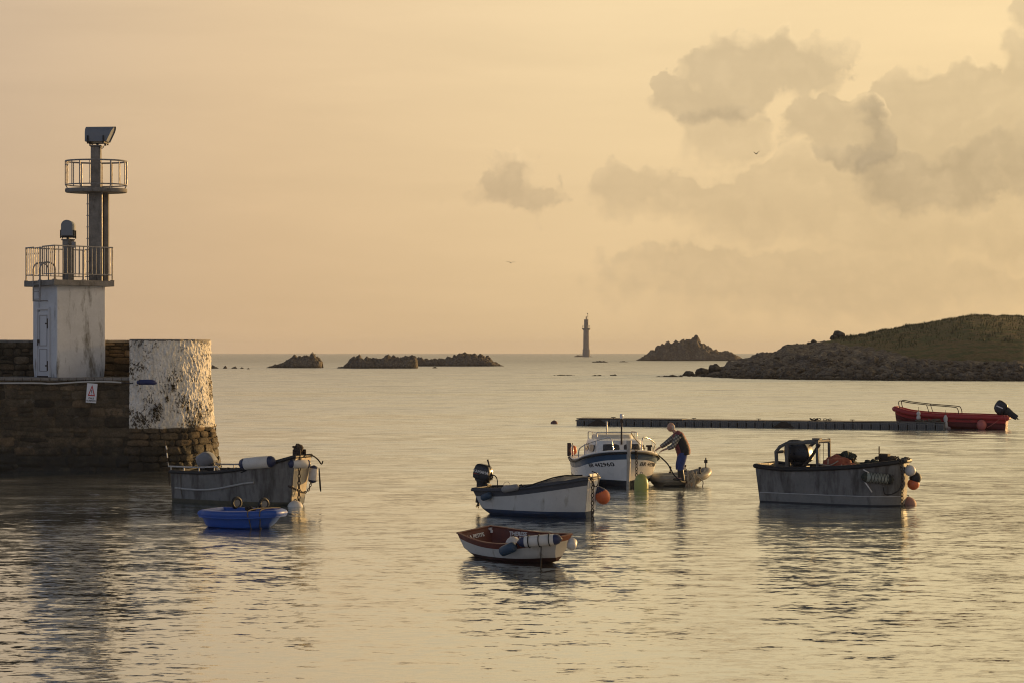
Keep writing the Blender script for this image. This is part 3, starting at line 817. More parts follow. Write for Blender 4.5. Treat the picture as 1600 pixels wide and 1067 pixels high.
def islet(name, prof, ybase, depth, lab, cat, group=None, step=1.2, seed=0, rough=1.0, sub=None):
    """a rock heap: its skyline follows the profile, its plan is a lens"""
    Y0 = F * H / (ybase - HZ); pm = 1 / (F / Y0)
    xs0, xs1 = prof[0][0], prof[-1][0]; n = int((xs1 - xs0) / step) + 1; rows = []
    ctr = W((xs0 + xs1) / 2, None, Y0 + depth / 2); ctr.z = 0
    K = 34; mid = Y0 + depth * 0.5
    off = Vector((seed * 13.1, seed * 7.7, 0))
    for i in range(n + 1):
        px = xs0 + (xs1 - xs0) * i / n
        top = H - (interp(prof, px) - HZ) / F * mid
        top = max(top, -0.6); x = (px - 800) / F * mid
        e = min(1, min(i, n - i) / (0.16 * n + 1)); hd = depth * 0.5 * (0.35 + 0.65 * sqrt(max(0, 1 - (1 - e) ** 2)))
        row = []
        for k in range(K + 1):
            s = -1 + 2 * k / K
            sh = max(0, 1 - abs(s) ** 2.6) ** 0.62
            p = Vector((x, s * hd, 0))
            q = p + off
            hgt = max(0.0, top + 0.5)
            b = blocky(Vector((q.x, q.y, hgt * sh * 0.9)), 0.42 / max(0.6, rough)) - 0.35
            b2 = blocky(Vector((q.x * 1.2, q.y, 5.0)), 1.1 / max(0.6, rough)) - 0.35
            z = -0.5 + hgt * sh * (0.95 + 0.40 * b) + 0.34 * b2 * rough * min(1, hgt) + 0.10 * noise.noise(q * 1.9) * min(1, hgt)
            row.append(Vector((x - ctr.x + 0.35 * rough * noise.noise(q * 0.6 + Vector((0, 0, 9))), mid + s * hd - ctr.y, z)))
        rows.append(row)
    mb = MB().grid(rows)
    o = mb.build(name, M['rock'], None, smooth=28, loc=ctr)
    if sub: pass
    return tag(o, lab, cat, group)

GR = 'rocks standing out of the sea'
islet('rock_islet', [(412, 577), (420, 573), (432, 569), (442, 566), (452, 559), (458, 556), (470, 555), (482, 554.5), (489, 553), (497, 556), (503, 562), (505, 570), (504, 577)], 574.6, 9, 'domed dark rock islet with perched seabirds out beyond the quay head', 'rock', GR, seed=1)
islet('rock_islet', [(526, 578), (528, 574), (538, 572), (545, 562), (553, 559), (557, 554), (563, 554), (568, 560), (574, 556), (580, 558), (590, 560), (597, 559), (602, 554), (612, 556), (625, 555), (632, 558), (640, 555), (650, 554), (652, 560), (653, 577)], 575.2, 10, 'jagged dark rock islet with many knobs, in front of a longer one', 'rock', GR, seed=2)
islet('rock_islet', [(600, 574), (640, 560), (655, 557), (670, 561), (690, 559), (705, 558), (716, 553), (722, 550.5), (735, 552), (750, 554), (762, 558), (775, 566), (785, 571), (792, 574)], 572.0, 14, 'long sloping dark rock islet left of the distant lighthouse', 'rock', GR, seed=3)
islet('rock_islet', [(985, 567), (997, 562), (1008, 556), (1015, 549), (1022, 546), (1030, 541), (1040, 539), (1052, 536), (1060, 534), (1064, 529), (1072, 528), (1079, 526.5), (1088, 528), (1095, 532), (1100, 540), (1108, 545), (1120, 548), (1132, 549), (1142, 549), (1150, 554), (1158, 560), (1170, 567)], 563.5, 34, 'tall craggy rock islet right of the distant lighthouse', 'rock', GR, seed=4, rough=1.9)
for i, (a, b_, t, yb, lab) in enumerate([
    (308, 345, 570, 576, 'low rounded rock just off the edge of the whitewashed quay head'),
    (347, 356, 572, 576, 'small rock second in the row from the quay head'),
    (361, 372, 572, 576, 'small rock in the middle of the row beyond the quay head'),
    (374, 382, 573, 576, 'tiny rock fourth in the row from the quay head'),
    (384, 391, 575, 577, 'tiniest rock farthest from the quay head in its row'),
    (675, 685, 572, 575.5, 'tiny rock awash before the long sloping islet'),
    (920, 954, 563.5, 566.5, 'flat reef awash just right of the distant lighthouse'),
    (964, 983, 563.8, 566, 'small flat reef between the lighthouse reef and the tall craggy islet'),
    (1018, 1074, 586.2, 589.2, 'long low reef at the waterline off the headland tip'),
    (858, 905, 585, 587, 'faint flat reef awash in front of the distant lighthouse'),
    (917, 950, 584.6, 587.5, 'low flat reef with a bump, before the lighthouse'),
    (951, 967, 583.6, 587, 'small dark reef right beside a longer flat reef')]):
    w = (b_ - a)
    islet('low_rock', [(a, yb + 1.5), (a + w * .18, t + (yb - t) * .45), (a + w * .4, t + .3), (a + w * .62, t), (a + w * .85, t + (yb - t) * .5), (b_, yb + 1.5)], yb - 0.6, max(2.0, w * 0.07), lab, 'rock', GR, step=max(0.4, w / 40), seed=20 + i, rough=0.6)

# ---- distant lighthouse on its own rock
LY = 1900.0; lm = LY / F
lc = W(916, 556.5, LY)
lh = thing('lighthouse', 'slender grey lighthouse tower on a low rock at the horizon', 'lighthouse', (lc.x, LY, 0))
def lz(py): return H - (py - HZ) * lm
M['tower_grey'] = mat('lighthouse_masonry', (0.18, 0.17, 0.165), 0.9, var=0.15, scale=0.3, dirt=(0.14, 0.13, 0.12), amt=0.3, bump=0)
r = lambda w: w * lm / 2
MB().lathe([(r(12.5), -1), (r(12), lz(556)), (r(11.2), lz(546)), (r(10.8), lz(545.2)), (r(9.6), lz(544.8)), (r(9.2), lz(530)), (r(8.8), lz(516.5))], 16).build('shaft', M['tower_grey'], lh, smooth=40)
MB().lathe([(r(9), lz(516.6)), (r(12), lz(515)), (r(12.8), lz(514.2)), (r(12.8), lz(513)), (r(6), lz(512.8))], 16).build('gallery', M['tower_grey'], lh, smooth=30)
gl = MB()
for z in (lz(511), lz(509)): gl.torus((0, 0, z), r(12), 0.10, n=16, k=5)
for k in range(8): gl.tube([(r(12) * cos(k * pi / 4 + .2), r(12) * sin(k * pi / 4 + .2), lz(513.2)), (r(12) * cos(k * pi / 4 + .2), r(12) * sin(k * pi / 4 + .2), lz(508.5))], 0.10, 5)
gl.build('gallery_railing', M['galv'], lh)
MB().lathe([(r(6.8), lz(513)), (r(6.6), lz(500.6)), (r(7.2), lz(500.2)), (r(6.8), lz(499.6)), (r(2), lz(499.4))], 14).build('watch_room', M['tower_grey'], lh, smooth=30)
MB().box((r(3.2), -r(5.5), lz(506.5)), (r(2.4), 1.0, 3.0)).build('window', M['glass'], lh, smooth=0)
MB().lathe([(r(1.6), lz(499.6)), (r(1.8), lz(496)), (r(1.2), lz(495)), (0, lz(494))], 10).build('lantern', M['iron'], lh)
ms = MB().tube([(r(5), 0, lz(500)), (r(5), 0, lz(491))], 0.16, 6); ms.box((r(4.6), 0, lz(494.5)), (0.9, 0.4, 0.7)); ms.box((r(4.0), 0, lz(490.6)), (0.9, 0.4, 1.0)); ms.build('mast', M['iron'], lh)
islet('rock_islet', [(894, 558.5), (899, 556), (903, 554.2), (908, 554.6), (914, 555.4), (920, 556), (925, 557), (928, 558.5)], 557.3, 24, 'low rock at the foot of the distant lighthouse', 'rock', GR, step=0.5, seed=44, rough=2.0)

# ---- headland on the right: rocky shore, grassy back
rh = random.Random(8)
ridge = [(1010, 591), (1030, 588.6), (1060, 587), (1075, 585), (1090, 584), (1105, 579), (1125, 576), (1140, 568), (1160, 562), (1180, 556), (1192, 553), (1210, 552), (1228, 541), (1245, 538), (1262, 537.5), (1280, 535), (1300, 532), (1320, 529.5), (1345, 526), (1375, 519), (1400, 514.5), (1430, 510), (1460, 505), (1490, 499), (1515, 496), (1540, 495), (1570, 495.5), (1600, 496.5), (1660, 499), (1740, 506), (1820, 524), (1880, 545), (1940, 575)]
shore = [(1010, 588.8), (1040, 588.6), (1090, 588.8), (1130, 590.0), (1160, 591.2), (1200, 592.0), (1300, 593.4), (1400, 594.2), (1600, 595.2), (1940, 590)]
glim = [(1010, 300), (1180, 500), (1260, 533), (1300, 536), (1340, 542), (1390, 549), (1430, 560), (1470, 562), (1520, 563), (1600, 566), (1700, 568), (1940, 570)]   # grass only above this row
NX, ND = 560, 110
HC = W(1450, None, 320); HC.z = 0
rows, tones = [], []
def hill_point(px, s):
    Ys = F * H / (interp(shore, px) - HZ)
    back = 18 + 95 * min(1, max(0, (px - 1010) / 420)) ** 1.1
    Yr = Ys + back
    zr = H - (interp(ridge, px) - HZ) / F * Yr
    if s <= 1:
        Y = Ys - 1.5 + (back + 1.5) * s
        # rows of the picture between shore and ridge give the slope: steep bank, then a gentle back
        t = s
        z = -0.5 + (zr + 0.5) * (0.62 * (1 - (1 - t) ** 5) + 0.38 * (t * t * (3 - 2 * t)))
        z = min(z, zr)
    else:
        Y = Yr + (s - 1) * back * 0.8; z = zr * max(0, 1 - (s - 1) ** 2) - 0.6 * (s - 1)
    return Vector(((px - 800) / F * Y, Y, z)), zr
for j in range(ND + 1):
    s = 1.6 * (j / ND) ** 1.25
    row = []
    for i in range(NX + 1):
        px = 1010 + 930 * i / NX
        p, zr = hill_point(px, s)
        py = HZ + (H - p.z) * F / p.y
        g_ = (interp(glim, px) + 3 * noise.noise(Vector((px * .02, s * 4, 2))) - py) / 24 + 0.5
        if s > 1: g_ = max(g_, interp([(1180, 0.0), (1300, 1.0)], px)) 
        g_ = min(1, max(0, g_)); rocky = 1 - min(1, max(0, (g_ - 0.35) / 0.3))
        q = Vector((p.x, p.y, p.z))
        amp = min(1.0, max(0.0, (p.z + 0.6) / 1.2))
        b = blocky(q, 0.30) - 0.3; b2 = blocky(q, 0.8) - 0.3
        dz = rocky * amp * (0.85 * b + 0.36 * b2 + 0.22 * noise.noise(q * 1.4)) + (1 - rocky) * (0.10 * noise.noise(q * 0.35) + 0.10 * noise.noise(q * 1.3))
        if s > 0.9 and rocky > .5: dz *= 0.8
        row.append(Vector((p.x - HC.x + rocky * .3 * noise.noise(q * .7 + Vector((3, 1, 4))), p.y - HC.y, p.z + dz))); tones.append(g_)
    rows.append(row)
mb = MB().grid(rows); mb.c = tones
tag(mb.build('hill', M['hill'], None, smooth=30, loc=HC, colour=True), kind='structure')

def boulder(mb, c, r, rnd, sq=0.7):
    M3 = Matrix.Rotation(rnd.uniform(0, 6.28), 3, 'Z') @ Matrix.Rotation(rnd.uniform(-.5, .5), 3, 'X') @ Matrix.Diagonal((r * rnd.uniform(.8, 1.5), r * rnd.uniform(.7, 1.1), r * rnd.uniform(.5, .95) * sq / .7))
    sd = rnd.uniform(0, 99); vs, fs = [], []
    n, m_ = 9, 6
    for i in range(m_ + 1):
        ph = pi * i / m_
        for k in range(n):
            t = 2 * pi * k / n
            p = Vector((sin(ph) * cos(t), sin(ph) * sin(t), -cos(ph)))
            # squash towards a box for angular blocks
            mx = max(abs(p.x), abs(p.y), abs(p.z)); p = p * (0.55 + 0.45 / mx) * (1 + 0.34 * noise.noise(p * 1.7 + Vector((sd, 0, 0))))
            vs.append(M3 @ p * 0.85 + Vector(c))
    for i in range(m_):
        for k in range(n):
            q = (k + 1) % n; fs.append((i * n + k, i * n + q, (i + 1) * n + q, (i + 1) * n + k))
    mb.add(vs, fs)
mb = MB()
for i in range(1700):
    px = rh.uniform(1045, 1760); s = abs(rh.gauss(0, 0.09)) * (1.0 if px > 1330 else 2.2)
    if s > 1: continue
    p, zr = hill_point(px, s)
    py = HZ + (H - p.z) * F / p.y
    if py < interp(glim, px) + 2: continue
    rr_ = (0.18 + 0.62 * rh.random() ** 3) * (0.6 if px < 1130 else 1)
    boulder(mb, p - HC + Vector((0, 0, 0.12 * rr_)), rr_ * rh.choice((1.0, 1.0, 1.4)), rh, rh.choice((.32, .45, .7)))
tag(mb.build('shore_rubble', M['rock'], None, smooth=25, loc=HC), 'jumble of angular boulders along the shore of the grassy headland', 'rocks', kind='stuff')
for px, py, rad, lab in [(1310, 526, 0.95, 'biggest boulder on the skyline of the headland'), (1303, 528.5, 0.55, 'small block leaning on the biggest skyline boulder'), (1272, 536, 0.6, 'dark boulder on the headland skyline between bare crags'), (1265, 537.5, 0.4, 'little stone beside a dark skyline boulder on the crags'), (1345, 525, 0.5, 'flat stone on the skyline where the grass begins'),
                          (1076, 585.4, 0.9, 'pointed rock near the seaward tip of the headland'), (1117, 577, 1.15, 'rounded rock hump rising near the headland tip'), (1097, 582, .9, 'low rock between the tip and the rounded hump'), (1235, 541, 0.6, 'outermost boulder high on the dark crags of the headland')]:
    Ys = F * H / (interp(shore, px) - HZ); back = 18 + 95 * min(1, max(0, (px - 1010) / 420)) ** 1.1
    Yc_ = Ys + back if py < 560 else Ys + back * 0.5
    p = W(px, py, Yc_); mb = MB(); boulder(mb, (0, 0, 0), rad * (Yc_ / 330) * 1.15, random.Random(int(px)), 0.8)
    tag(mb.build('boulder', M['rock'], None, smooth=25, loc=p), lab, 'boulder', 'boulders on the headland')
# rough grass along the back of the headland
M['grass'] = mat('dry_grass', (0.085, 0.082, 0.032), 0.9, var=0.45, scale=0.5, bump=0)
mb = MB()
for i in range(19000):
    px = rh.uniform(1300, 1900); s = rh.uniform(0.25, 1.02) if i % 2 else rh.uniform(0.9, 1.05)
    p, zr = hill_point(px, s); py = HZ + (H - p.z) * F / p.y
    if py > interp(glim, px) - 4 + 5 * noise.noise(Vector((px * .05, s * 9, 0))): continue
    h = rh.uniform(0.14, 0.52) * (1.0 + 0.8 * noise.noise(Vector((px * 0.06, s * 8, 3))))
    p = p - HC - Vector((0, 0, 0.1)); w = h * 0.22
    a = rh.uniform(0, pi); d = Vector((cos(a), sin(a), 0)) * w; tip = Vector((rh.uniform(-.25, .25), rh.uniform(-.25, .25), 1)) * h * 1.3
    mb.add([p - d, p + d, p + tip], [(0, 1, 2)])
tag(mb.build('grass', M['grass'], None, smooth=0, loc=HC, fixn=False), 'rough dry grass over the back of the headland', 'grass', kind='stuff')

# ---- birds
M['bird_dark'] = mat('dark_feathers', (0.02, 0.017, 0.014), 0.8)
M['bird_grey'] = mat('grey_feathers', (0.13, 0.12, 0.11), 0.8)
def bird(px, py, Y, span, up, tilt, m, lab, yaw=0.0):
    p = W(px, py, Y); b = MB(); k = span
    body = [(0.0, -.20), (.03, -.15), (.055, -.05), (.05, .05), (.03, .13), (.03, .17), (.005, .22)]
    b.lathe([(r_ * k, z * k) for r_, z in body], 10, RX(-pi / 2))
    o = thing('seagull', lab, 'bird', p, yaw); o.rotation_euler = (0, tilt, yaw)
    bd = b.build('body', m, o, smooth=60)
    for s in (-1, 1):
        w = MB()
        el_ = up[0 if s < 0 else 1]
        ctrl = [(0.03, 0), (0.2, el_[0]), (0.5, el_[1])]
        top, bot = [], []
        for t in range(9):
            q = t / 8; x = 0.03 + 0.47 * q
            z = sinterp(ctrl, x) ; ch = 0.085 * (1 - q) ** 0.6 + 0.008; sw = -0.10 * max(0, q - 0.4)
            top.append([Vector((s * x * k, (sw + ch) * k, z * k)), Vector((s * x * k, (sw) * k, z * k + 0.012 * k)), Vector((s * x * k, (sw - ch) * k, z * k))])
        w.grid(top); w.grid([[v - Vector((0, 0, 0.012 * k)) for v in r_] for r_ in top], flip=True)
        w.build('wing', m, o, smooth=60)
    return o
bird(798, 411, 110, 0.52, ((0.11, 0.10), (0.10, 0.12)), radians(4), M['bird_grey'], 'pale gull gliding over the sea with level bent wings', 0.1)
bird(1182, 241, 100, 0.42, ((0.12, 0.30), (0.16, 0.36)), radians(-6), M['bird_dark'], 'small dark bird flying with raised wings in front of the clouds', 0.5)
def perched(px, py, Y, h, lab):
    o = thing('seabird', lab, 'bird', W(px, py, Y))
    MB().tube([(0.10 * h, 0, 0.12 * h), (0.04 * h, 0, 0.3 * h), (0, 0, 0.62 * h), (-0.03 * h, 0, 0.85 * h), (-0.10 * h, 0, 0.96 * h), (-0.3 * h, 0, 0.97 * h)], [0.05 * h, 0.17 * h, 0.16 * h, 0.07 * h, 0.09 * h, 0.02 * h], 8).tube([(0, 0, -0.1 * h), (0, 0, 0.25 * h)], 0.04 * h, 5).build('body', M['bird_dark'], o, smooth=60)
IY = F * H / (574.6 - HZ) + 4.5
perched(489, 554.2, IY, 0.85, 'upright seabird perched on the very top of the domed islet')
perched(492.5, 554.6, IY, 0.5, 'smaller seabird beside the upright one on the domed islet')
# ------------------------------------------------------------------ boats
def worn(name, c, **k): return mat(name, c, **k)
M['alu'] = mat('dull_aluminium_hull', (0.165, 0.160, 0.150), 0.6, metal=0.1, var=0.22, scale=1.6, dirt=(0.05, 0.045, 0.038), amt=0.68, bump=0.1, streak=1)
M['alu_in'] = mat('grey_boat_inside', (0.12, 0.115, 0.105), 0.75, var=0.25, scale=4, dirt=(0.05, 0.045, 0.04), amt=0.4)
M['alu_pale'] = mat('bare_aluminium_strip', (0.44, 0.43, 0.41), 0.5, metal=0.2, var=0.15, scale=5, dirt=(0.12, 0.11, 0.10), amt=0.4)
M['hull_white'] = mat('scuffed_white_gelcoat', (0.50, 0.485, 0.45), 0.42, var=0.07, scale=2.2, dirt=(0.20, 0.165, 0.10), amt=0.42, bump=0.05, streak=1)
M['clean_white'] = mat('white_gelcoat', (0.70, 0.69, 0.66), 0.3, var=0.05, scale=2.0, dirt=(0.40, 0.36, 0.28), amt=0.12, bump=0.03, streak=1)
M['slate'] = mat('slate_grey_canvas', (0.052, 0.056, 0.066), 0.6, var=0.2, scale=5, dirt=(0.13, 0.13, 0.13), amt=0.2, bump=0.3)
M['boot_blue'] = mat('blue_antifouling', (0.028, 0.045, 0.085), 0.6, var=0.25, scale=5, dirt=(0.05, 0.05, 0.03), amt=0.4)
M['navy'] = mat('dark_navy_bottom', (0.016, 0.017, 0.022), 0.5, var=0.25, scale=5)
M['stripe_blue'] = mat('blue_sheer_stripe', (0.030, 0.075, 0.14), 0.4, var=0.12, scale=4)
M['oxide'] = mat('oxide_red_paint', (0.125, 0.030, 0.018), 0.6, var=0.25, scale=5, dirt=(0.05, 0.02, 0.014), amt=0.35, bump=0.2)
M['oxide_dark'] = mat('weedy_red_bottom', (0.055, 0.018, 0.012), 0.7, var=0.3, scale=6, dirt=(0.02, 0.018, 0.01), amt=0.5)
M['tender_blue'] = mat('blue_polyethylene', (0.020, 0.078, 0.34), 0.42, var=0.10, scale=4, dirt=(0.012, 0.02, 0.10), amt=0.2, bump=0.06)
M['tender_grey'] = mat('grey_inflatable_fabric', (0.27, 0.25, 0.205), 0.5, var=0.2, scale=5, dirt=(0.05, 0.045, 0.035), amt=0.4, bump=0.1)
M['red_pe'] = mat('red_polyethylene', (0.36, 0.026, 0.028), 0.5, var=0.15, scale=2, dirt=(0.12, 0.014, 0.016), amt=0.35)
M['red_dark'] = mat('dark_red_lower_hull', (0.12, 0.012, 0.014), 0.55, var=0.15, scale=2)
M['cowl_black'] = mat('black_motor_cowl', (0.016, 0.017, 0.021), 0.32, var=0.2, scale=6, bump=0)
M['cowl_grey'] = mat('grey_motor_cowl', (0.16, 0.165, 0.175), 0.35, var=0.12, scale=6, bump=0)
M['motor_dark'] = mat('motor_leg', (0.02, 0.02, 0.022), 0.5, var=0.2)
M['tarp_red'] = mat('faded_red_canvas', (0.27, 0.065, 0.035), 0.8, var=0.25, scale=8, bump=0.4)
M['net'] = mat('dark_net', (0.04, 0.045, 0.035), 0.95, var=0.5, scale=30, bump=0.9)

class Hull:
    """open boat shape: x forward from the transom, y to port, z up from the water"""
    def __init__(s, L, b, zs, zk, k=0.85, fc=0.25, rb=0.2, rs=0.0, pw=0.5, n=34):
        s.L, s.b, s.zs, s.zk, s.k, s.fc, s.rb, s.rs, s.pw, s.n = L, b, zs, zk, k, fc, rb, rs, pw, n
        s.xs = [L * (1 - cos(pi * i / n)) / 2 for i in range(n + 1)]
    def T(s, tab, x): return sinterp(tab, x / s.L)
    def pt(s, x, f, side, off=0.0, th=0.0):
        zs, zk = s.T(s.zs, x), s.T(s.zk, x); z = zk + (zs - zk) * f
        kk = s.T(s.k, x) if hasattr(s.k, '__len__') else s.k
        fc = s.T(s.fc, x) if hasattr(s.fc, '__len__') else s.fc
        h = s.T(s.b, x) * (kk + (1 - kk) * f) * min(1.0, max(0.0, f) / fc) ** s.pw + off
        wb = max(0, (x / s.L - 0.55) / 0.45) ** 1.3; ws = max(0, (0.3 - x / s.L) / 0.3)
        xx = x - s.rb * (1 - f) * wb + s.rs * (1 - f) * ws
        return Vector((xx, side * max(0.0, h), z))
    def fz(s, x, z): zs, zk = s.T(s.zs, x), s.T(s.zk, x); return (z - zk) / (zs - zk)
    def outer(s, bands):
        """bands: list of (kind, value) from the sheer down; each starts the next material"""
        mb = MB(); rows = []; mats_ = None
        for x in s.xs:
            zs, zk = s.T(s.zs, x), s.T(s.zk, x)
            br = [1.0] + [min(1, max(0, (1 - v / (zs - zk)) if k == 'd' else s.fz(x, v))) for k, v in bands] + [0.0]
            for i in range(1, len(br)): br[i] = min(br[i], br[i - 1])
            fs, ms = [], []
            for i in range(len(br) - 1):
                m_ = 6 if i == len(br) - 2 else 4
                for j in range(m_):
                    fs.append(br[i] + (br[i + 1] - br[i]) * j / m_); ms.append(i)
            fs.append(0.0)
            rows.append([s.pt(x, f, 1) for f in fs] + [s.pt(x, f, -1) for f in fs[::-1][1:]]); mats_ = ms
        full = mats_ + mats_[::-1]
        n = len(rows[0])
        for i in range(len(rows) - 1):
            for q in range(n - 1):
                mb.add([rows[i][q], rows[i][q + 1], rows[i + 1][q + 1], rows[i + 1][q]], [(0, 1, 2, 3)], full[q])
        for r_ in (rows[0], rows[-1]):
            for q in range(n // 2):
                mb.add([r_[q], r_[q + 1], r_[n - 2 - q], r_[n - 1 - q]], [(0, 1, 2, 3)], full[q])
        return mb
    def weld(s, o):
        import bmesh
        bm = bmesh.new(); bm.from_mesh(o.data); bmesh.ops.remove_doubles(bm, verts=bm.verts, dist=0.0005); bmesh.ops.recalc_face_normals(bm, faces=bm.faces); bm.to_mesh(o.data); bm.free()
        o.data.polygons.foreach_set('use_smooth', [True] * len(o.data.polygons)); o.data.set_sharp_from_angle(angle=radians(32)); return o
    def inner(s, th, floor, top=0.99):
        mb = MB(); rows = []
        for i in range(s.n + 1):
            x = th + (s.L - 2 * th) * (1 - cos(pi * i / s.n)) / 2
            f0 = min(0.95, s.fz(x, floor)); fs = [top + (f0 - top) * j / 6 for j in range(7)]
            rows.append([s.pt(x, f, 1, -th) for f in fs] + [s.pt(x, f, -1, -th) for f in fs[::-1]])
        mb.grid(rows)
        n = len(rows[0])
        for r_ in (rows[0], rows[-1]):
            for q in range(n // 2 - 1): mb.add([r_[q], r_[q + 1], r_[n - 2 - q], r_[n - 1 - q]], [(0, 1, 2, 3)])
        return mb
    def ring(s, off=0.0, dz=0.0, x0=None, x1=None, side=None):
        a = [s.pt(x, 1.0, 1, off) + Vector((0, 0, dz)) for x in s.xs]; b = [s.pt(x, 1.0, -1, off) + Vector((0, 0, dz)) for x in s.xs]
        if side == 1: return a
        if side == -1: return b
        return a + b[::-1]
    def side_pts(s, side, xa, xb, below=None, z=None, off=0.0, n=20):
        out = []
        for i in range(n + 1):
            x = xa + (xb - xa) * i / n
            zz = (s.T(s.zs, x) - below) if z is None else z
            out.append(s.pt(x, s.fz(x, zz), side, off))
        return out
    def cap(s, w=0.07, h=0.03, off=0.01):
        """flat gunwale capping all round"""
        O = [s.pt(x, 1, 1, off) for x in s.xs] + [s.pt(x, 1, -1, off) for x in s.xs[::-1]]
        xi = [max(w, min(s.L - w, x)) for x in s.xs]
        I = [s.pt(x, 1, 1, -w) for x in xi] + [s.pt(x, 1, -1, -w) for x in xi[::-1]]
        O[0].x -= off; O[-1].x -= off; O[s.n].x += off; O[s.n + 1].x += off
        N = len(O); up = Vector((0, 0, h)); mb = MB()
        vs = O + I + [p + up for p in O] + [p + up for p in I]; fs = []
        for i in range(N):
            j = (i + 1) % N
            fs += [(i, j, 2 * N + j, 2 * N + i), (2 * N + i, 2 * N + j, 3 * N + j, 3 * N + i), (3 * N + i, 3 * N + j, N + j, N + i), (N + i, N + j, j, i)]
        return mb.add(vs, fs)
    def thwart(s, x, z, w=0.22, t=0.03, th=0.03):
        mb = MB(); h0 = s.pt(x, s.fz(x, z), 1, -th).y - 0.004
        return mb.box((x, 0, z), (w, 2 * h0, t))

def place(root, a, b, A, B):
    """turn and set a thing so that its point a falls on A and a->b runs towards B; returns the size ratio"""
    a, b = Vector(a), Vector(b); la, lb = (b - a).xy, (B - A).xy
    rz = atan2(lb.y, lb.x) - atan2(la.y, la.x)
    root.rotation_euler = (0, 0, rz)
    q = RZ(rz) @ a
    root.location = (A.x - q.x, A.y - q.y, 0)
    root['_rz'] = rz
    print('PLACE', root.name, 'yaw', round(math.degrees(rz), 1), 'ratio', round(lb.length / la.length, 3))
    del root['_rz']
    return Matrix.Translation(root.location) @ Matrix.Rotation(rz, 4, 'Z')

def superloft(secs, n=24, e=4.0):
    """stack of rounded-rectangle sections (z, cx, cy, hx, hy)"""
    rows = []
    for z, cx, cy, hx, hy in secs:
        r_ = []
        for k in range(n):
            t = 2 * pi * k / n; c, s_ = cos(t), sin(t)
            r_.append(Vector((cx + hx * (abs(c) ** (2 / e)) * (1 if c >= 0 else -1), cy + hy * (abs(s_) ** (2 / e)) * (1 if s_ >= 0 else -1), z)))
        rows.append(r_)
    mb = MB().grid(rows, closed=True)
    mb.add(rows[0], [tuple(range(n - 1, -1, -1))]); mb.add(rows[-1], [tuple(range(n))])
    return mb

def outboard(parent, loc, rz, sc, cowl, tilt=0.0, tiller=True, word=None, shape=0, fat=1.0):
    """motor on the transom: local +x points into the boat"""
    o = bpy.data.objects.new('outboard_motor', None); col.objects.link(o); o.parent = parent
    o.location = loc; o.rotation_euler = (0, tilt, rz); o.scale = (sc, sc, sc)
    if shape == 0:
        secs = [(0.00, 0, 0, .20, .13), (0.03, 0, 0, .235, .15), (0.12, -.005, 0, .24, .155), (0.24, -.01, 0, .225, .15), (0.33, -.02, 0, .19, .13), (0.37, -.03, 0, .15, .10), (0.385, -.03, 0, .10, .06)]
    else:
        secs = [(0.00, 0, 0, .24, .15), (0.05, 0, 0, .30, .19), (0.18, -.01, 0, .31, .20), (0.34, -.03, 0, .29, .19), (0.45, -.06, 0, .23, .16), (0.50, -.08, 0, .15, .11), (0.515, -.08, 0, .07, .05)]
    c = superloft(secs, 28, 7.0).build('cowling', cowl, o, smooth=50)
    MB().lathe([(0.001, -0.065), (.19, -0.06), (.205, -0.02), (.20, 0.0)], 20, Matrix.Diagonal((1.05, .68, 1))).build('lower_pan', M['motor_dark'], o, smooth=40)
    superloft([(-.62, -.04, 0, .07 * fat, .03 * fat), (-.35, -.03, 0, .085 * fat, .045 * fat), (-.12, -.02, 0, .12 * fat, .075 * fat), (-.04, 0, 0, .16 * min(fat, 1.4), .10 * fat)], 16).build('leg', M['motor_dark'], o, smooth=40)
    br = MB().box((.17, 0, -.22), (.09, .22, .26)); br.tube([(.24, -.07, -.16), (.33, -.07, -.16)], .018, 6); br.tube([(.24, .07, -.16), (.33, .07, -.16)], .018, 6)
    br.build('clamp_bracket', M['motor_dark'], o, smooth=0, bevel=0.01)
    MB().lathe([(.0, .0), (.04, .02), (.04, .06), (.0, .08)], 10, RY(pi / 2), c=(-.06, 0, -.66)).box((-.03, 0, -.66), (.015, .05, .22), RX(.5)).box((-.03, 0, -.66), (.015, .05, .22), RX(1.57 + .5)).build('propeller', M['motor_dark'], o, smooth=0)
    if tiller:
        MB().tube([(.20, 0, .02), (.27, 0, .10), (.12, 0, .40), (.06, 0, .52)], [.022, .024, .020, .024], 8).build('tiller', M['black'], o, smooth=40)
    if word:
        def on(u, v, h): return Vector((u - .01, -(.153 - 0.045 * max(0, (v + .19 - .16)) + h), v + 0.19))
        lettering('lettering', word, 0.105, on, M['white_ink'], o, spacing=1.05, bold=0.004)
        MB().prism([(-.20, .115), (-.02, .125), (-.20, .145)], .153, .158, RX(pi / 2)).build('flash', mat('red_flash', (0.22, 0.02, 0.015), 0.5), o, smooth=0)
    return o

def world_of(mtx, p): return mtx @ Vector(p)

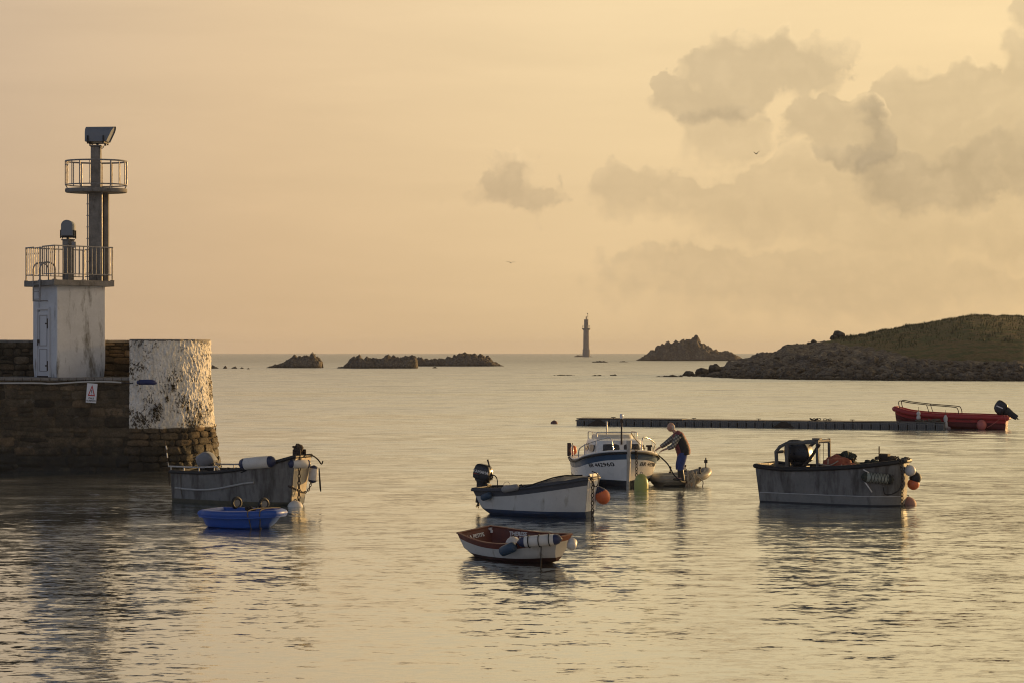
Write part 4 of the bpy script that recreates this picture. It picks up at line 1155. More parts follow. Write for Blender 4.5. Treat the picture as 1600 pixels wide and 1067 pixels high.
def fender(name, a, b, r, lab, white=True, group='fenders hung on the boats', ends=True, m=None):
    """sausage fender between two world points, with coloured eyes at its ends"""
    a, b = Vector(a), Vector(b); L = (b - a).length; o = thing(name, lab, 'fender', (a + b) / 2, 0, group)
    o.rotation_mode = 'QUATERNION'; o.rotation_quaternion = (b - a).to_track_quat('Z', 'Y')
    h = L / 2; ec = 0.16 * L
    MB().lathe([(r * .93, -h + ec), (r, -h + ec + .01), (r * 1.01, 0), (r, h - ec - .01), (r * .93, h - ec)], 20).build('body', m or M['fender_white'], o, smooth=50)
    e = M['fender_blue'] if ends is True else (ends or m or M['fender_white'])
    for s in (-1, 1):
        pr = [(r * .96, 0), (r * .94, ec * .35), (r * .75, ec * .72), (r * .35, ec * .95), (r * .2, ec * 1.1), (0, ec * 1.12)]
        MB().lathe(pr, 18, RX(0 if s > 0 else pi), c=(0, 0, s * (h - ec))).build('end_cap', e, o, smooth=50)
    return o

def buoy(name, c, r, m, lab, cat='buoy', squash=1.0, neck=None, group='mooring buoys and float buoys', tilt=(0, 0)):
    o = thing(name, lab, cat, c, 0, group); o.rotation_euler = (tilt[0], tilt[1], 0)
    MB().ball((0, 0, 0), (r, r, r * squash), 22).build('float', m, o, smooth=60)
    if neck:
        MB().lathe([(r * .80, r * .60 * squash), (r * .62, r * .85 * squash), (r * .30, r * 1.12 * squash), (r * .20, r * 1.3 * squash), (0.001, r * 1.32 * squash)], 16).build('neck', neck, o, smooth=50)
    else:
        MB().torus((0, 0, r * squash * 1.0), r * .16, r * .05, RX(pi / 2), 12, 6).build('eye', M['black'], o)
    return o

def rope(name, pts, r, m, lab, n=8, group=None):
    return tag(MB().tube(spline(pts, n), r, 6).build(name, m, None, smooth=60), lab, 'rope', group)

def chain(pts, lab, n=6, **k):
    return tag(chain_mb(spline(pts, n), **k).build('mooring_chain', M['iron'], None, smooth=60), lab, 'chain', 'mooring chains at the bows')

# ============ grey workboat by the quay
h = Hull(4.05, [(0, .70), (.3, .80), (.65, .79), (.86, .62), (.96, .46), (1, .40)], [(0, .85), (.30, .86), (.55, .95), (.8, 1.13), (1, 1.36)], [(0, -.22), (.6, -.22), (1, -.16)], k=[(0, .93), (.6, .9), (1, .80)], fc=.14, rb=.22, rs=.05)
t = thing('workboat', 'grey metal workboat with pale side strip and white fender, moored by the quay head', 'boat')
wl = h.pt(0, h.fz(0, 0), -1); wb = h.pt(h.L, h.fz(h.L, 0), -1)
GL = place(t, wl, wb, W(269, 783), W(464, 790))
h.weld(h.outer([('z', .10)]).build('hull', [M['alu'], mat('weedy_waterline', (0.075, 0.068, 0.045), 0.8, var=.3, scale=5)], t))
h.inner(.05, .18).build('inner_hull', M['alu_in'], t)
MB().tube(h.ring(.01, 0.0), .052, 8, True).build('rubber_gunwale', M['black'], t)
for s in (-1, 1):
    MB().tube(h.side_pts(s, .22, 2.85, below=None, z=None, off=.012) if False else [h.pt(x, h.fz(x, zz), s, .014) for x, zz in ((.18, .40), (.6, .38), (1.0, .375), (1.4, .39), (1.8, .44), (2.2, .52), (2.6, .60), (2.95, .64))], .046, 8, flat=.6).build('side_strip', M['alu_pale'], t)
    rl = MB().tube([h.pt(x, 1, s, .02) + Vector((0, 0, .15)) for x in (-.03 + .0, .3, .7, 1.1, 1.5, 1.75)] + [h.pt(1.82, 1, s, .0) + Vector((0, 0, .05))], .022, 8)
    for x in (.05, .55, 1.1, 1.65): rl.tube([h.pt(x, 1, s, .02), h.pt(x, 1, s, .02) + Vector((0, 0, .15))], .018, 6)
    rl.build('side_rail', M['alu_pale'], t)
h.thwart(1.5, .60, .3, .04, .05).build('thwart', M['alu_in'], t, smooth=0)
fd = MB(); rows = []
for x in [2.75 + (h.L - .06 - 2.75) * i / 8 for i in range(9)]:
    yy = h.pt(x, 1, 1, -.04).y; z = h.T(h.zs, x) + .01
    rows.append([Vector((x, yy * (1 - 2 * j / 6), z + .03 * (1 - (1 - 2 * j / 6) ** 2))) for j in range(7)])
fd.grid(rows); fd.build('foredeck', M['alu_in'], t, smooth=60)
outboard(t, (.62, .30, .98), radians(10), .84, M['cowl_grey'], tilt=radians(-30), tiller=False, shape=1)
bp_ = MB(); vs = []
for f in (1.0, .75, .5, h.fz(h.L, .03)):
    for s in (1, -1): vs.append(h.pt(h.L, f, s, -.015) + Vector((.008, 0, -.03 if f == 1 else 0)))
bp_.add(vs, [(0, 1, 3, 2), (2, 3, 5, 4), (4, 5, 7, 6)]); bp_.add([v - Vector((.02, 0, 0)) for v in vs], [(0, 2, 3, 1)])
bp_.build('sunlit_bow_plate', mat('sunlit_gold_plate', (.62, .53, .38), .45, metal=.15, var=.12, scale=4, dirt=(.20, .18, .14), amt=.35, streak=1), t, smooth=0)  # pale gold base colour paints the low sunlight onto this bow face
# bow roller and samson post
rol = MB().tube([(h.L - .12, .14, 1.40), (h.L - .12, -.14, 1.40)], .05, 10); rol.box((h.L - .12, .13, 1.42), (.26, .02, .24)); rol.box((h.L - .12, -.13, 1.42), (.26, .02, .24))
rol.tube([(h.L - .18, -.22, 1.62), (h.L - .18, .22, 1.62)], .028, 8); rol.tube([(h.L - .18, 0, 1.30), (h.L - .18, 0, 1.70)], .05, 8)
rol.ball((h.L - .14, -.03, 1.55), (.14, .15, .13), 10, lump=.5, seed=3)
rol.build('bow_roller', M['iron'], t, smooth=30)
# clutter along the gunwale
rk = random.Random(3)
for (x, y, z, r_, lab) in [(1.95, -.70, .92, .075, 'tangle of dark rope lying on the gunwale of the boat by the quay')]:
    mb = MB()
    for q in range(9):
        c = Vector((x + rk.uniform(-.05, .75), y + rk.uniform(-.04, .08), z + rk.uniform(0, .08)))
        mb.tube([c + Vector((.13 * cos(a) * rk.uniform(.7, 1.2), .08 * sin(a), .03 * sin(2 * a + q) + .0)) for a in [2 * pi * k / 9 for k in range(9)]], .014, 5, True)
    o = tag(mb.build('rope_coil', M['dark_rope'], None, smooth=60), lab, 'rope'); o.matrix_world = GL
pole = tag(MB().tube([(-.02, -.70, .45), (-.06, -.74, 1.15), (-.13, -.78, 1.72)], [.014, .017, .012], 8).build('marker_pole', M['iron'], None), 'thin striped pole leaning at the stern of the boat by the quay', 'pole')
pole.matrix_world = GL
for k, (z0, z1) in enumerate(((.98, 1.12), (1.24, 1.38), (1.48, 1.58))):
    q = MB().tube([(-.05 - .0 + (-.03) * (z0 - 1) / .6 - .0 - .0, -.735 - .04 * (z0 - 1.1) / .6, z0), (-.05 - .05 * (z1 - 1) / .6, -.735 - .04 * (z1 - 1.1) / .6, z1)], .0185, 8).build('white_band', M['fender_white'], pole)
fender('fender', world_of(GL, h.pt(2.50, 1, -1, .02) + Vector((0, 0, .14))), world_of(GL, h.pt(3.60, 1, -1, .10) + Vector((0, 0, .02))), .165, 'long white fender with navy ends lying along the gunwale of the boat by the quay')
bx = h.L
fender('fender', world_of(GL, (bx - .16, -.46, 1.17)), world_of(GL, (bx + .18, .10, 1.14)), .125, 'white fender with navy end tied across the sunlit bow of the boat by the quay')
fender('fender', world_of(GL, (bx + .10, .40, 1.08)), world_of(GL, (bx + .06, .36, .60)), .125, 'white fender hanging upright at the bow of the boat by the quay')
chain([world_of(GL, p) for p in ((bx - .10, -.10, 1.44), (bx + .03, -.20, 1.36), (bx + .03, -.22, .9), (bx + .02, -.22, .4), (bx + .02, -.22, -.3))], 'mooring chain hanging down the bow of the boat by the quay')
chain([world_of(GL, p) for p in ((bx - .16, -.46, .56), (bx - .03, -.25, .44), (bx + .06, .0, .36), (bx + .08, .22, .50), (bx + .10, .34, .95))], 'slack loop of chain swung across the bow of the boat by the quay', pitch=.075, r=.012, w=.028)
rope('rope', [world_of(GL, p) for p in ((bx - .02, .0, 1.40), (bx + .14, .20, 1.38), (bx + .2, .42, 1.26), (bx + .24, .55, 1.12), (bx + .24, .62, 1.2))], .020, M['dark_rope'], 'dark rope looped over the fenders at the bow by the quay')
rope('rope', [world_of(GL, p) for p in ((bx + .2, .50, 1.0), (bx + .22, .54, .5), (bx + .2, .58, .36), (bx + .18, .56, .5), (bx + .18, .52, 1.0))], .014, M['dark_rope'], 'hanging rope loop beside the upright fender at the bow by the quay')
rope('rope', [world_of(GL, h.pt(x, h.fz(x, z), -1, .02)) for x, z in ((.40, .95), (.41, .7), (.40, .3), (.42, -.1))], .010, M['rope'], 'thin rope hanging over the side near the stern of the boat by the quay')
buoy('mooring_buoy', W(463, 789.5) + Vector((0, -.25, -.02)), .215, M['fender_white'], 'white buoy afloat under the bow of the boat by the quay', squash=.85)

# ============ blue plastic tender
h = Hull(1.98, [(0, .44), (.12, .56), (.4, .62), (.7, .58), (.9, .40), (1, .20)], [(0, .36), (.5, .36), (1, .40)], [(0, -.10), (.75, -.10), (1, .02)], k=[(0, .85), (1, .7)], fc=.3, rb=.30, rs=.18)
t = thing('tender', 'small bright blue plastic tender with two wheels on its far side', 'boat')
BT = place(t, h.pt(0, 1, -1), h.pt(h.L, 1, -1), W(312, 800, None, .36) + Vector((0, .1, 0)), W(436, 803, None, .36) + Vector((0, 0, 0)))
t.scale = (1, 1, 1)
h.weld(h.outer([('d', .20)]).build('hull', [M['tender_blue'], M['tender_blue']], t))
h.inner(.16, .12, top=1.0).build('inner_hull', M['tender_blue'], t)
rows = []
for dv, off in ((-.09, .03), (-.03, .055), (.03, .035), (.062, -.03), (.062, -.10), (.02, -.15), (-.04, -.16)):
    ring = []
    for p, sgn in [(x, 1) for x in h.xs] + [(x, -1) for x in h.xs[::-1]]:
        xx = max(0 if off > 0 else -off, min(h.L - (0 if off > 0 else -off), p)); q = h.pt(xx, 1, sgn, off); q.z += dv
        if off > 0: q.x += off * (1 if p > h.L * .98 else (-1 if p < h.L * .02 else 0))
        ring.append(q)
    rows.append(ring)
MB().grid(rows, closed=True).build('moulded_rim', M['tender_blue'], t, smooth=60)
MB().tube(h.ring(.04, -.10), .022, 8, True).build('rubbing_strake', M['tender_blue'], t)
h.thwart(.95, .30, .3, .05, .16).build('thwart', M['tender_blue'], t, smooth=0, bevel=.01)
for x in (.42, 1.20):
    w = bpy.data.objects.new('launching_wheel', None); col.objects.link(w); w.parent = t; w.location = (x, .50, .53); w.rotation_euler = (0, 0, radians(66))
    MB().torus((0, 0, 0), .115, .045, RX(pi / 2), 20, 8).build('tyre', M['black'], w)
    MB().lathe([(.001, -.03), (.085, -.03), (.085, .03), (.001, .03)], 14, RX(pi / 2)).build('rim', M['cowl_grey'], w, smooth=30)
    MB().box((.05, .06, -.12), (.05, .03, .24)).box((.05, .03, -.20), (.12, .10, .12)).build('bracket', M['iron'], w, smooth=0, bevel=.008)
for x, lab in ((1.46, 'pale rope wrapped round the blue tender, nearer its middle'), (1.72, 'pale rope wrapped round the blue tender, nearer its nose')):
    pts = [h.pt(x, 1, 1, -.03) + Vector((0, 0, .07)), h.pt(x, 1, 0) + Vector((0, 0, .10)), h.pt(x - .02, 1, -1, -.06) + Vector((0, 0, .085)), h.pt(x, 1, -1, .068) + Vector((0, 0, .0)), h.pt(x + .03, .6, -1, .03), h.pt(x + .04, .2, -1, .03), h.pt(x + .05, .05, -1, .03)]
    o = rope('lashing', pts, .014, M['rope'], lab); o.matrix_world = BT
mb = MB()
for q in range(6):
    c = Vector((.95 + rk.uniform(-.1, .1), .3 + rk.uniform(-.1, .1), .42)); mb.tube([c + Vector((.07 * cos(a), .05 * sin(a), .05 * sin(a * 2 + q))) for a in [2 * pi * k / 8 for k in range(8)]], .012, 5, True)
o = tag(mb.build('rope_coil', M['dark_rope'], None, smooth=60), 'little dark heap of rope inside the blue tender', 'rope'); o.matrix_world = BT

# ============ white open boat with the black outboard
h = Hull(3.25, [(0, .52), (.15, .64), (.4, .74), (.7, .72), (.9, .52), (1, .36)], [(0, .66), (.3, .70), (.6, .82), (1, 1.03)], [(0, -.02), (.12, -.16), (.6, -.22), (1, -.20)], k=[(0, .80), (.5, .86), (1, .76)], fc=.30, rb=.14, rs=.34)
t = thing('open_boat', 'white open boat with slate rim, blue waterline and black outboard', 'boat')
WB = place(t, h.pt(0, 1, -1), h.pt(h.L, h.fz(h.L, 0), -1), W(737.5, 763, None, .66), W(924.5, 809))
h.weld(h.outer([('d', .19), ('z', .16)]).build('hull', [M['slate'], M['hull_white'], M['boot_blue']], t))
h.inner(.05, .16).build('inner_hull', M['alu_in'], t)
h.cap(.09, .03, .015).build('gunwale', M['slate'], t, smooth=0, bevel=.012)
MB().tube(h.ring(.015, -.03), .032, 8, True).build('rubbing_strake', M['slate'], t)
rows = []
for i in range(13):
    x = 1.85 + (h.L - .02 - 1.85) * i / 12; yy = h.pt(x, 1, 1, .005).y; z = h.T(h.zs, x) + .035; hump = .075 * sin(pi * min(1, i / 9)) + .02
    rows.append([Vector((x, yy * (1 - 2 * j / 8), z + hump * (1 - abs(1 - 2 * j / 8) ** 3) + .014 * noise.noise(Vector((x * 4, j, 0))))) for j in range(9)])
MB().grid(rows).build('foredeck_cover', M['slate'], t, smooth=70)
for x in (.75, 1.45): h.thwart(x, .48, .24, .035, .05).build('thwart', M['alu_in'], t, smooth=0)
bp_ = MB(); vs = []
for f in (1.0, .75, .5, h.fz(h.L, .17)):
    for s in (1, -1): vs.append(h.pt(h.L, f, s, -.01) + Vector((.008, 0, 0)))
bp_.add(vs, [(0, 1, 3, 2), (2, 3, 5, 4), (4, 5, 7, 6)]); bp_.add([v - Vector((.02, 0, 0)) for v in vs], [(0, 2, 3, 1)])
bp_.build('sunlit_bow_plate', M['clean_white'], t, smooth=0)  # whiter than the hull: sunlight on the bow put into the colour
pl = MB().box((h.L - .02, 0, 1.075), (.07, .56, .11)).build('stem_head', M['hull_white'], t, smooth=0, bevel=.04)
outboard(t, (-.10, .26, .86), radians(0), 1.04, M['cowl_black'], tilt=radians(9), word='YAMAHA')
MB().tube(spline([(.10, .2, .92), (.28, .18, .98), (.42, .1, .86), (.44, .05, .55)], 5), .014, 6).build('fuel_hose', M['black'], t)
can = thing('bucket', 'small pale bucket standing inside the white open boat by its motor', 'bucket', world_of(WB, (.66, .18, .50)))
MB().lathe([(.075, 0), (.09, .22), (.095, .23), (.085, .22), (.07, .02), (.001, .02)], 16).build('pail', M['fender_white'], can, smooth=40)
MB().tube([(.09 * cos(a), 0, .22 + .10 * sin(a)) for a in [pi * k / 8 for k in range(9)]], .006, 5).build('handle', M['galv'], can)
fender('fender', world_of(WB, h.pt(1.02, 1, -1, .07) + Vector((0, 0, -.02))), world_of(WB, h.pt(1.52, 1, -1, .07) + Vector((0, 0, .02))), .085, 'short dirty white fender on the slate rim of the white open boat', ends=False, m=mat('dirty_fender', (0.26, 0.25, 0.235), .6, dirt=(.13, .12, .11), amt=.4))
fender('fender', world_of(WB, h.pt(.30, h.fz(.3, .44), -1, .09)), world_of(WB, h.pt(.66, h.fz(.6, .54), -1, .10)), .088, 'slate blue fender on the white side of the open boat near its motor', ends=False, m=M['fender_teal'])
buoy('buoy_fender', world_of(WB, (h.L + .10, .34, .52)), .19, M['orange'], 'faded orange buoy with navy neck hung on the bow of the white open boat', 'fender', squash=1.12, neck=M['fender_blue'], group='fenders hung on the boats', tilt=(0, radians(-25)))
chain([world_of(WB, p) for p in ((h.L - .02, -.28, 1.06), (h.L + .06, -.20, .95), (h.L + .05, -.18, .5), (h.L + .05, -.18, -.25))], 'mooring chain down the bow of the white open boat')
def on_cover(x, w):
    yy = h.pt(x, 1, 1, .005).y; i = (x - 1.85) / (h.L - 1.87) * 12; hump = (.075 * sin(pi * min(1, max(0, i) / 9)) + .02) if i > 0 else 0.0
    return Vector((x, w * yy, h.T(h.zs, x) + .05 + hump * (1 - abs(w) ** 3)))
rope('rope', [world_of(WB, on_cover(x, w) + Vector((0, 0, dz))) for x, w, dz in ((1.55, -1.0, .02), (1.70, -1.04, -.05), (1.95, -.99, .0), (2.15, -.8, .01), (2.3, -.55, .01), (2.5, -.2, .01), (2.7, -.15, .01), (2.95, -.05, .02))], .020, M['dark_rope'], 'dark rope snaking over the canvas foredeck of the white open boat')
rope('rope', [world_of(WB, p) for p in ((h.L - .05, .0, 1.18), (h.L + .08, .06, 1.10), (h.L + .12, .0, .86), (h.L + .08, -.10, .80), (h.L + .05, -.16, .95))], .014, M['dark_rope'], 'dark rope loop at the sunlit bow of the white open boat')

# ============ red and white dinghy
h = Hull(2.72, [(0, .46), (.15, .58), (.45, .70), (.75, .60), (.92, .36), (1, .20)], [(0, .50), (.35, .42), (.65, .43), (1, .56)], [(0, -.03), (.15, -.13), (.6, -.14), (1, .04)], k=[(0, .78), (.5, .74), (1, .6)], fc=.42, rb=.26, rs=.20)
t = thing('dinghy', 'little white and oxide red dinghy with painted words inside', 'boat')
RD = place(t, h.pt(0, 1, -1), h.pt(h.L, 1, -1, 0), W(717, 829, None, .5), W(889, 840, None, .55))
t.rotation_euler = (radians(5.5), 0, t.rotation_euler.z)
RD = Matrix.Translation(t.location) @ t.rotation_euler.to_matrix().to_4x4()
h.weld(h.outer([('d', .10), ('z', .13)]).build('hull', [M['oxide'], M['hull_white'], M['oxide_dark']], t))
h.inner(.03, .09, top=1.0).build('inner_hull', M['oxide'], t)
h.cap(.05, .025, .015).build('gunwale', M['oxide'], t, smooth=0, bevel=.008)
h.thwart(1.15, .27, .2, .025, .03).build('thwart', M['oxide'], t, smooth=0)
fd = MB(); rows = []
for i in range(6):
    x = 2.05 + (h.L - .03 - 2.05) * i / 5; yy = h.pt(x, 1, 1, -.03).y
    rows.append([Vector((x, yy * (1 - 2 * j / 4), h.T(h.zs, x) - .02)) for j in range(5)])
fd.grid(rows); fd.build('foredeck', M['oxide'], t, smooth=0)
def on_transom(u, v, hh):
    f = h.fz(.03, .375 + v); return Vector((h.pt(.034, f, 1).x + hh + .004, u - .02, .375 + v))
lettering('lettering', 'LA PETITE', .105, lambda u, v, hh: on_transom(u, v, hh), M['white_ink'], t, bold=.006)
def on_side(u, v, hh, x0=.62, z0=.29):
    x = x0 + u; p = h.pt(x, h.fz(x, z0 + v), 1, -.034 - hh); return p
lettering('lettering', 'THERESE', .115, lambda u, v, hh: on_side(u, v, hh, .72, .365), M['white_ink'], t, bold=.006)
lettering('lettering', 'BRC 79', .115, lambda u, v, hh: on_side(u, v, hh, .68, .265), M['white_ink'], t, bold=.006)
MB().tube([(.10, .42, .44), (.10, .41, .38)], .03, 6).box((.06, .42, .46), (.05, .08, .05)).build('sculling_notch', M['white_ink'], t, smooth=0)
buoy('ball_buoy', world_of(RD, (1.30, -.10, .31)), .16, M['fender_white'], 'white ball buoy lying inside the red and white dinghy', group='mooring buoys and float buoys')
fender('fender', world_of(RD, h.pt(1.66, 1, -1, .10) + Vector((0, 0, -.13))), world_of(RD, h.pt(2.03, 1, -1, .12) + Vector((0, 0, -.02))), .105, 'slate blue fender drooping over the side of the red and white dinghy', ends=False, m=M['fender_teal'])
fa, fb = h.pt(2.06, 1, -1, .07) + Vector((0, 0, .04)), Vector((h.L + .10, -.20, .55))
fender('fender', world_of(RD, fa), world_of(RD, fb), .112, 'roped white fender with blue ends along the bow of the red and white dinghy')
fender('fender', world_of(RD, (h.L + .10, .12, .46)), world_of(RD, (h.L + .20, -.04, .36)), .095, 'stubby white fender across the nose of the red and white dinghy', ends=False)
for i, (q, dz) in enumerate(((.26, .04), (.50, .62), (.74, .02))):
    c = fa.lerp(fb, q); e1, e2, e3 = frame(fb - fa)
    pts = [c + (e1 * cos(a_) + e2 * sin(a_)) * .122 for a_ in [radians(130 - 30 * k) for k in range(10)]]
    lo = min(pts, key=lambda v: v.y); pts = [v for v in pts]
    if dz > .3: pts.append(Vector((lo.x + .01, lo.y, c.z - dz)))
    o = rope('lashing', pts, .011, M['dark_rope'], ['lashing round the roped fender of the red dinghy, on its stern end', 'longest lashing from the roped dinghy fender, hanging into the water', 'lashing round the roped fender of the red dinghy, on its nose end'][i], n=3); o.matrix_world = RD

# ============ grey workboat on the right
h = Hull(4.15, [(0, .78), (.3, .84), (.68, .84), (.80, .79), (.88, .66), (.95, .46), (1, .26)], [(0, 1.02), (.2, .96), (.45, 1.0), (.75, 1.10), (1, 1.24)], [(0, -.22), (.7, -.22), (1, -.18)], k=[(0, .92), (.7, .90), (1, .86)], fc=.12, rb=.12, rs=.14)
t = thing('workboat', 'grey metal workboat with a motor gantry and buoys at its bow', 'boat')
GRt = place(t, h.pt(0, 1, -1), h.pt(h.L, h.fz(h.L, 0), 0), W(1180, 727, None, 1.02), W(1410, 789.5))
h.weld(h.outer([('z', .27), ('z', .04)]).build('hull', [M['alu'], mat('paler_lower_plate', (0.19, 0.185, 0.17), .6, metal=.1, var=.2, scale=2, dirt=(.06, .055, .05), amt=.4, streak=1), M['navy']], t))
h.inner(.05, .22).build('inner_hull', M['alu_in'], t)
MB().tube(h.ring(.015, .0), .066, 8, True).build('rubber_gunwale', M['black'], t)
for s in (-1, 1): MB().tube(h.side_pts(s, .05, h.L - .02, z=.275, off=.006, n=30), .014, 6).build('chine_bead', M['alu_pale'], t)
gn = MB()
def bar(a, b, w=.05): gn.tube([a, b], w, 4)
y0, y1 = -.46, .50
for y in (y0, y1):
    gn.tube([(.55, y, .55), (.50, y, 1.42), (.62, y, 1.56), (.82, y, 1.66), (1.72, y, 1.72)], .052, 6)
    gn.tube([(1.74, y, .70), (1.72, y, 1.78)], .045, 6)
gn.tube([(.82, y0, .9), (.82, y0, 1.66)], .05, 6)
gn.tube([(.82, y1, 1.0), (.84, y1, 1.2), (1.10, y1, 1.5), (1.3, y1, 1.66)], .05, 6)
for x, z in ((.50, 1.40), (.82, 1.66), (1.72, 1.72)): gn.tube([(x, y0, z), (x, y1, z)], .045, 6)
gn.build('gantry', M['alu_in'], t, smooth=30)
MB().box((1.72, -.46, 1.80), (.22, .20, .05)).tube([(1.78, -.46, 1.70), (2.10, -.50, 1.72)], .014, 6).build('gantry_lamp', M['alu_in'], t, smooth=0)
MB().tube([(1.80, -.48, 1.66), (1.45, -.40, 1.18), (1.28, -.36, 1.02)], .045, 6).build('brace', M['iron'], t, smooth=40)
outboard(t, (1.00, .05, 1.12), 0, 1.22, M['cowl_black'], tilt=0, tiller=False, shape=1)
stay = MB()
for x in (1.56, 1.66): stay.tube([(x, .2, 1.70), (x, .2, .8)], .008, 5)
stay.build('cable', M['iron'], t)
wn = MB().box((3.48, .1, 1.30), (.26, .24, .22)).tube([(3.35, -.22, 1.30), (3.35, .42, 1.30)], .05, 8).tube([(3.36, .0, 1.1), (3.36, .0, 1.62)], .018, 6).ball((3.68, .1, 1.26), (.12, .14, .10), 10, lump=.5)
wn.tube([(3.48, .1, .5), (3.48, .1, 1.25)], .07, 6); wn.build('bow_winch', M['iron'], t, smooth=30)
mb = MB()
for (cx, cy, cz, rx, ry, rz_) in ((2.22, -.25, .98, .44, .42, .32), (2.6, -.35, .92, .30, .35, .22)):
    mb.ball((cx, cy, cz), (rx, ry, rz_), 28, lump=.35, seed=cx)
o = tag(mb.build('canvas_bundle', M['tarp_red'], None, smooth=60), 'faded red canvas bundle with white cord inside the gantry workboat', 'bundle'); o.matrix_world = GRt
mb = MB()
for d in (((1.80, -.52, 1.12), (1.95, -.66, 1.10), (2.2, -.70, 1.10), (2.4, -.62, 1.22)), ((2.5, -.66, 1.12), (2.6, -.70, .98)), ((2.1, -.6, 1.26), (2.12, -.68, 1.12))):
    mb.tube(spline(d, 5), .016, 6)
q = mb.build('cord', M['pale_rope'], o)
mb = MB().ball((2.35, .1, 1.14), (.32, .28, .24), 26, lump=.7, seed=5)
for i in range(40):
    a, b_ = rk.uniform(0, 2 * pi), rk.uniform(.1, 1.4); p = Vector((2.35 + .33 * cos(a) * cos(b_), .1 + .29 * sin(a) * cos(b_), 1.14 + .25 * sin(b_)))
    mb.tube([p, p + Vector((rk.uniform(-.1, .1), rk.uniform(-.1, .1), rk.uniform(-.04, .06))), p + Vector((rk.uniform(-.15, .15), rk.uniform(-.15, .15), rk.uniform(-.08, .02)))], .010, 4)
o = tag(mb.build('net_heap', M['net'], None, smooth=60), 'dark heap of netting behind the red canvas bundle', 'net'); o.matrix_world = GRt
mb = MB()
for i in range(9):
    x = rk.uniform(2.7, 3.3); mb.ball((x, .55 + rk.uniform(-.1, .1), 1.06 + .1 * rk.random()), (.10, .09, .06 + .05 * rk.random()), 10, lump=.6, seed=i)
o = tag(mb.build('rope_pile', M['net'], None, smooth=60), 'dark pile of gear along the far gunwale of the gantry workboat', 'gear'); o.matrix_world = GRt
bx = h.L
o = fender('net_fender', world_of(GRt, h.pt(3.18, h.fz(3.2, .83), -1, .13)), world_of(GRt, h.pt(3.98, h.fz(3.95, .74), -1, .14)), .135, 'pale fender wrapped in dark net on the side of the gantry workboat', m=mat('greenish_fender', (0.26, 0.27, 0.22), .6, dirt=(.08, .09, .06), amt=.5), ends=M['net'])
mb = MB()
for k in range(7):
    zc = -.18 + .09 * k
    for s in (-1, 1): mb.tube([(.140 * cos(a), .140 * sin(a), zc + s * .10 * (a / pi - 1)) for a in [2 * pi * i / 12 for i in range(13)]], .007, 4)
mb.build('netting', M['dark_rope'], o)
for (x0, z0, x1, z1, lab) in ((3.22, 1.02, 3.36, .94, 'upper white float plate tied above the netted fender'), (3.28, .66, 3.44, .42, 'lower white float plate hanging under the netted fender')):
    p0, p1 = h.pt(x0, h.fz(x0, z0), -1, .10), h.pt(x1, h.fz(x1, z1), -1, .08); d = p1 - p0
    M3 = along(d); mb = MB()
    k = d.length * .55
    mb.prism([(-.05, -k), (.05, -k * .9), (.085, 0), (.06, k), (-.03, k * 1.1), (-.06, .3 * k)], -.015, .015, M3 @ Matrix(((1, 0, 0), (0, 0, 1), (0, 1, 0))), c=(p0 + p1) / 2)
    o = tag(mb.build('float_plate', M['fender_white'], None, smooth=0, bevel=.006), lab, 'float'); o.matrix_world = GRt
buoy('buoy_fender', world_of(GRt, (bx + .12, -.10, .98)), .155, M['fender_white'], 'white ball fender topmost in the cluster at the bow of the gantry workboat', 'fender', group='fenders hung on the boats', tilt=(0.3, radians(-30)))
buoy('buoy_fender', world_of(GRt, (bx + .20, .12, .77)), .165, M['black'], 'black ball fender in the middle of the bow cluster', 'fender', group='fenders hung on the boats')
buoy('buoy_fender', world_of(GRt, (bx + .15, .10, .60)), .165, M['orange'], 'orange ball fender lowest in the bow cluster of the gantry workboat', 'fender', group='fenders hung on the boats')
chain([world_of(GRt, p) for p in ((bx - .25, -.2, 1.36), (bx - .06, -.42, 1.26), (bx + .0, -.42, .9), (bx + .0, -.42, .4), (bx + .0, -.42, -.3))], 'mooring chain down the bow of the gantry workboat')
rope('rope', [world_of(GRt, p) for p in ((bx - .4, -.80, .55), (bx - .35, -.84, .38), (bx - .2, -.78, .36), (bx - .04, -.60, .46), (bx + .0, -.46, .62))], .018, M['dark_rope'], 'slack dark rope curving under the netted fender')
mb = MB()
for i in range(10): mb.ball((bx - .05 + rk.uniform(-.08, .12), rk.uniform(-.3, .1), 1.25 + rk.uniform(-.08, .08)), (.07, .07, .05), 8, lump=.5, seed=i)
o = tag(mb.build('rope_bunch', M['rope'], None, smooth=60), 'knotted rope bunch on the bow of the gantry workboat', 'rope'); o.matrix_world = GRt
buoy('mooring_buoy', W(1418, 788) + Vector((0, 0, .02)), .245, mat('brown_pink_float', (0.30, 0.16, 0.12), .6, dirt=(.12, .07, .05), amt=.3), 'brownish pink buoy afloat beside the bow of the gantry workboat', squash=.85)
# ============ white cabin boat
h = Hull(4.9, [(0, 1.02), (.35, 1.24), (.62, 1.27), (.78, 1.16), (.90, .80), (.97, .36), (1, .06)], [(0, .74), (.4, .74), (.62, .82), (.80, .98), (.92, 1.10), (1, 1.15)], [(0, -.3), (.6, -.34), (.9, -.34), (1, -.30)], k=[(0, .9), (.55, .84), (.85, .52), (1, .3)], fc=[(0, .3), (.7, .42), (1, .8)], rb=.20, rs=.05, pw=.6)
t = thing('cabin_boat', 'white cabin boat with blue sheer stripe, seen from the bow, numbers on both sides', 'boat')
stem = h.pt(h.L, h.fz(h.L, 0), 0); yaw = radians(-90 + 8)
t.rotation_euler = (0, 0, yaw); q = RZ(yaw) @ Vector((stem.x, 0, 0)); P = W(981, 762.5)
t.location = (P.x - q.x, P.y - q.y, 0); CB = Matrix.Translation(t.location) @ Matrix.Rotation(yaw, 4, 'Z')
h.weld(h.outer([('d', .07), ('d', .24), ('z', .24)]).build('hull', [M['clean_white'], M['stripe_blue'], M['clean_white'], M['navy']], t))
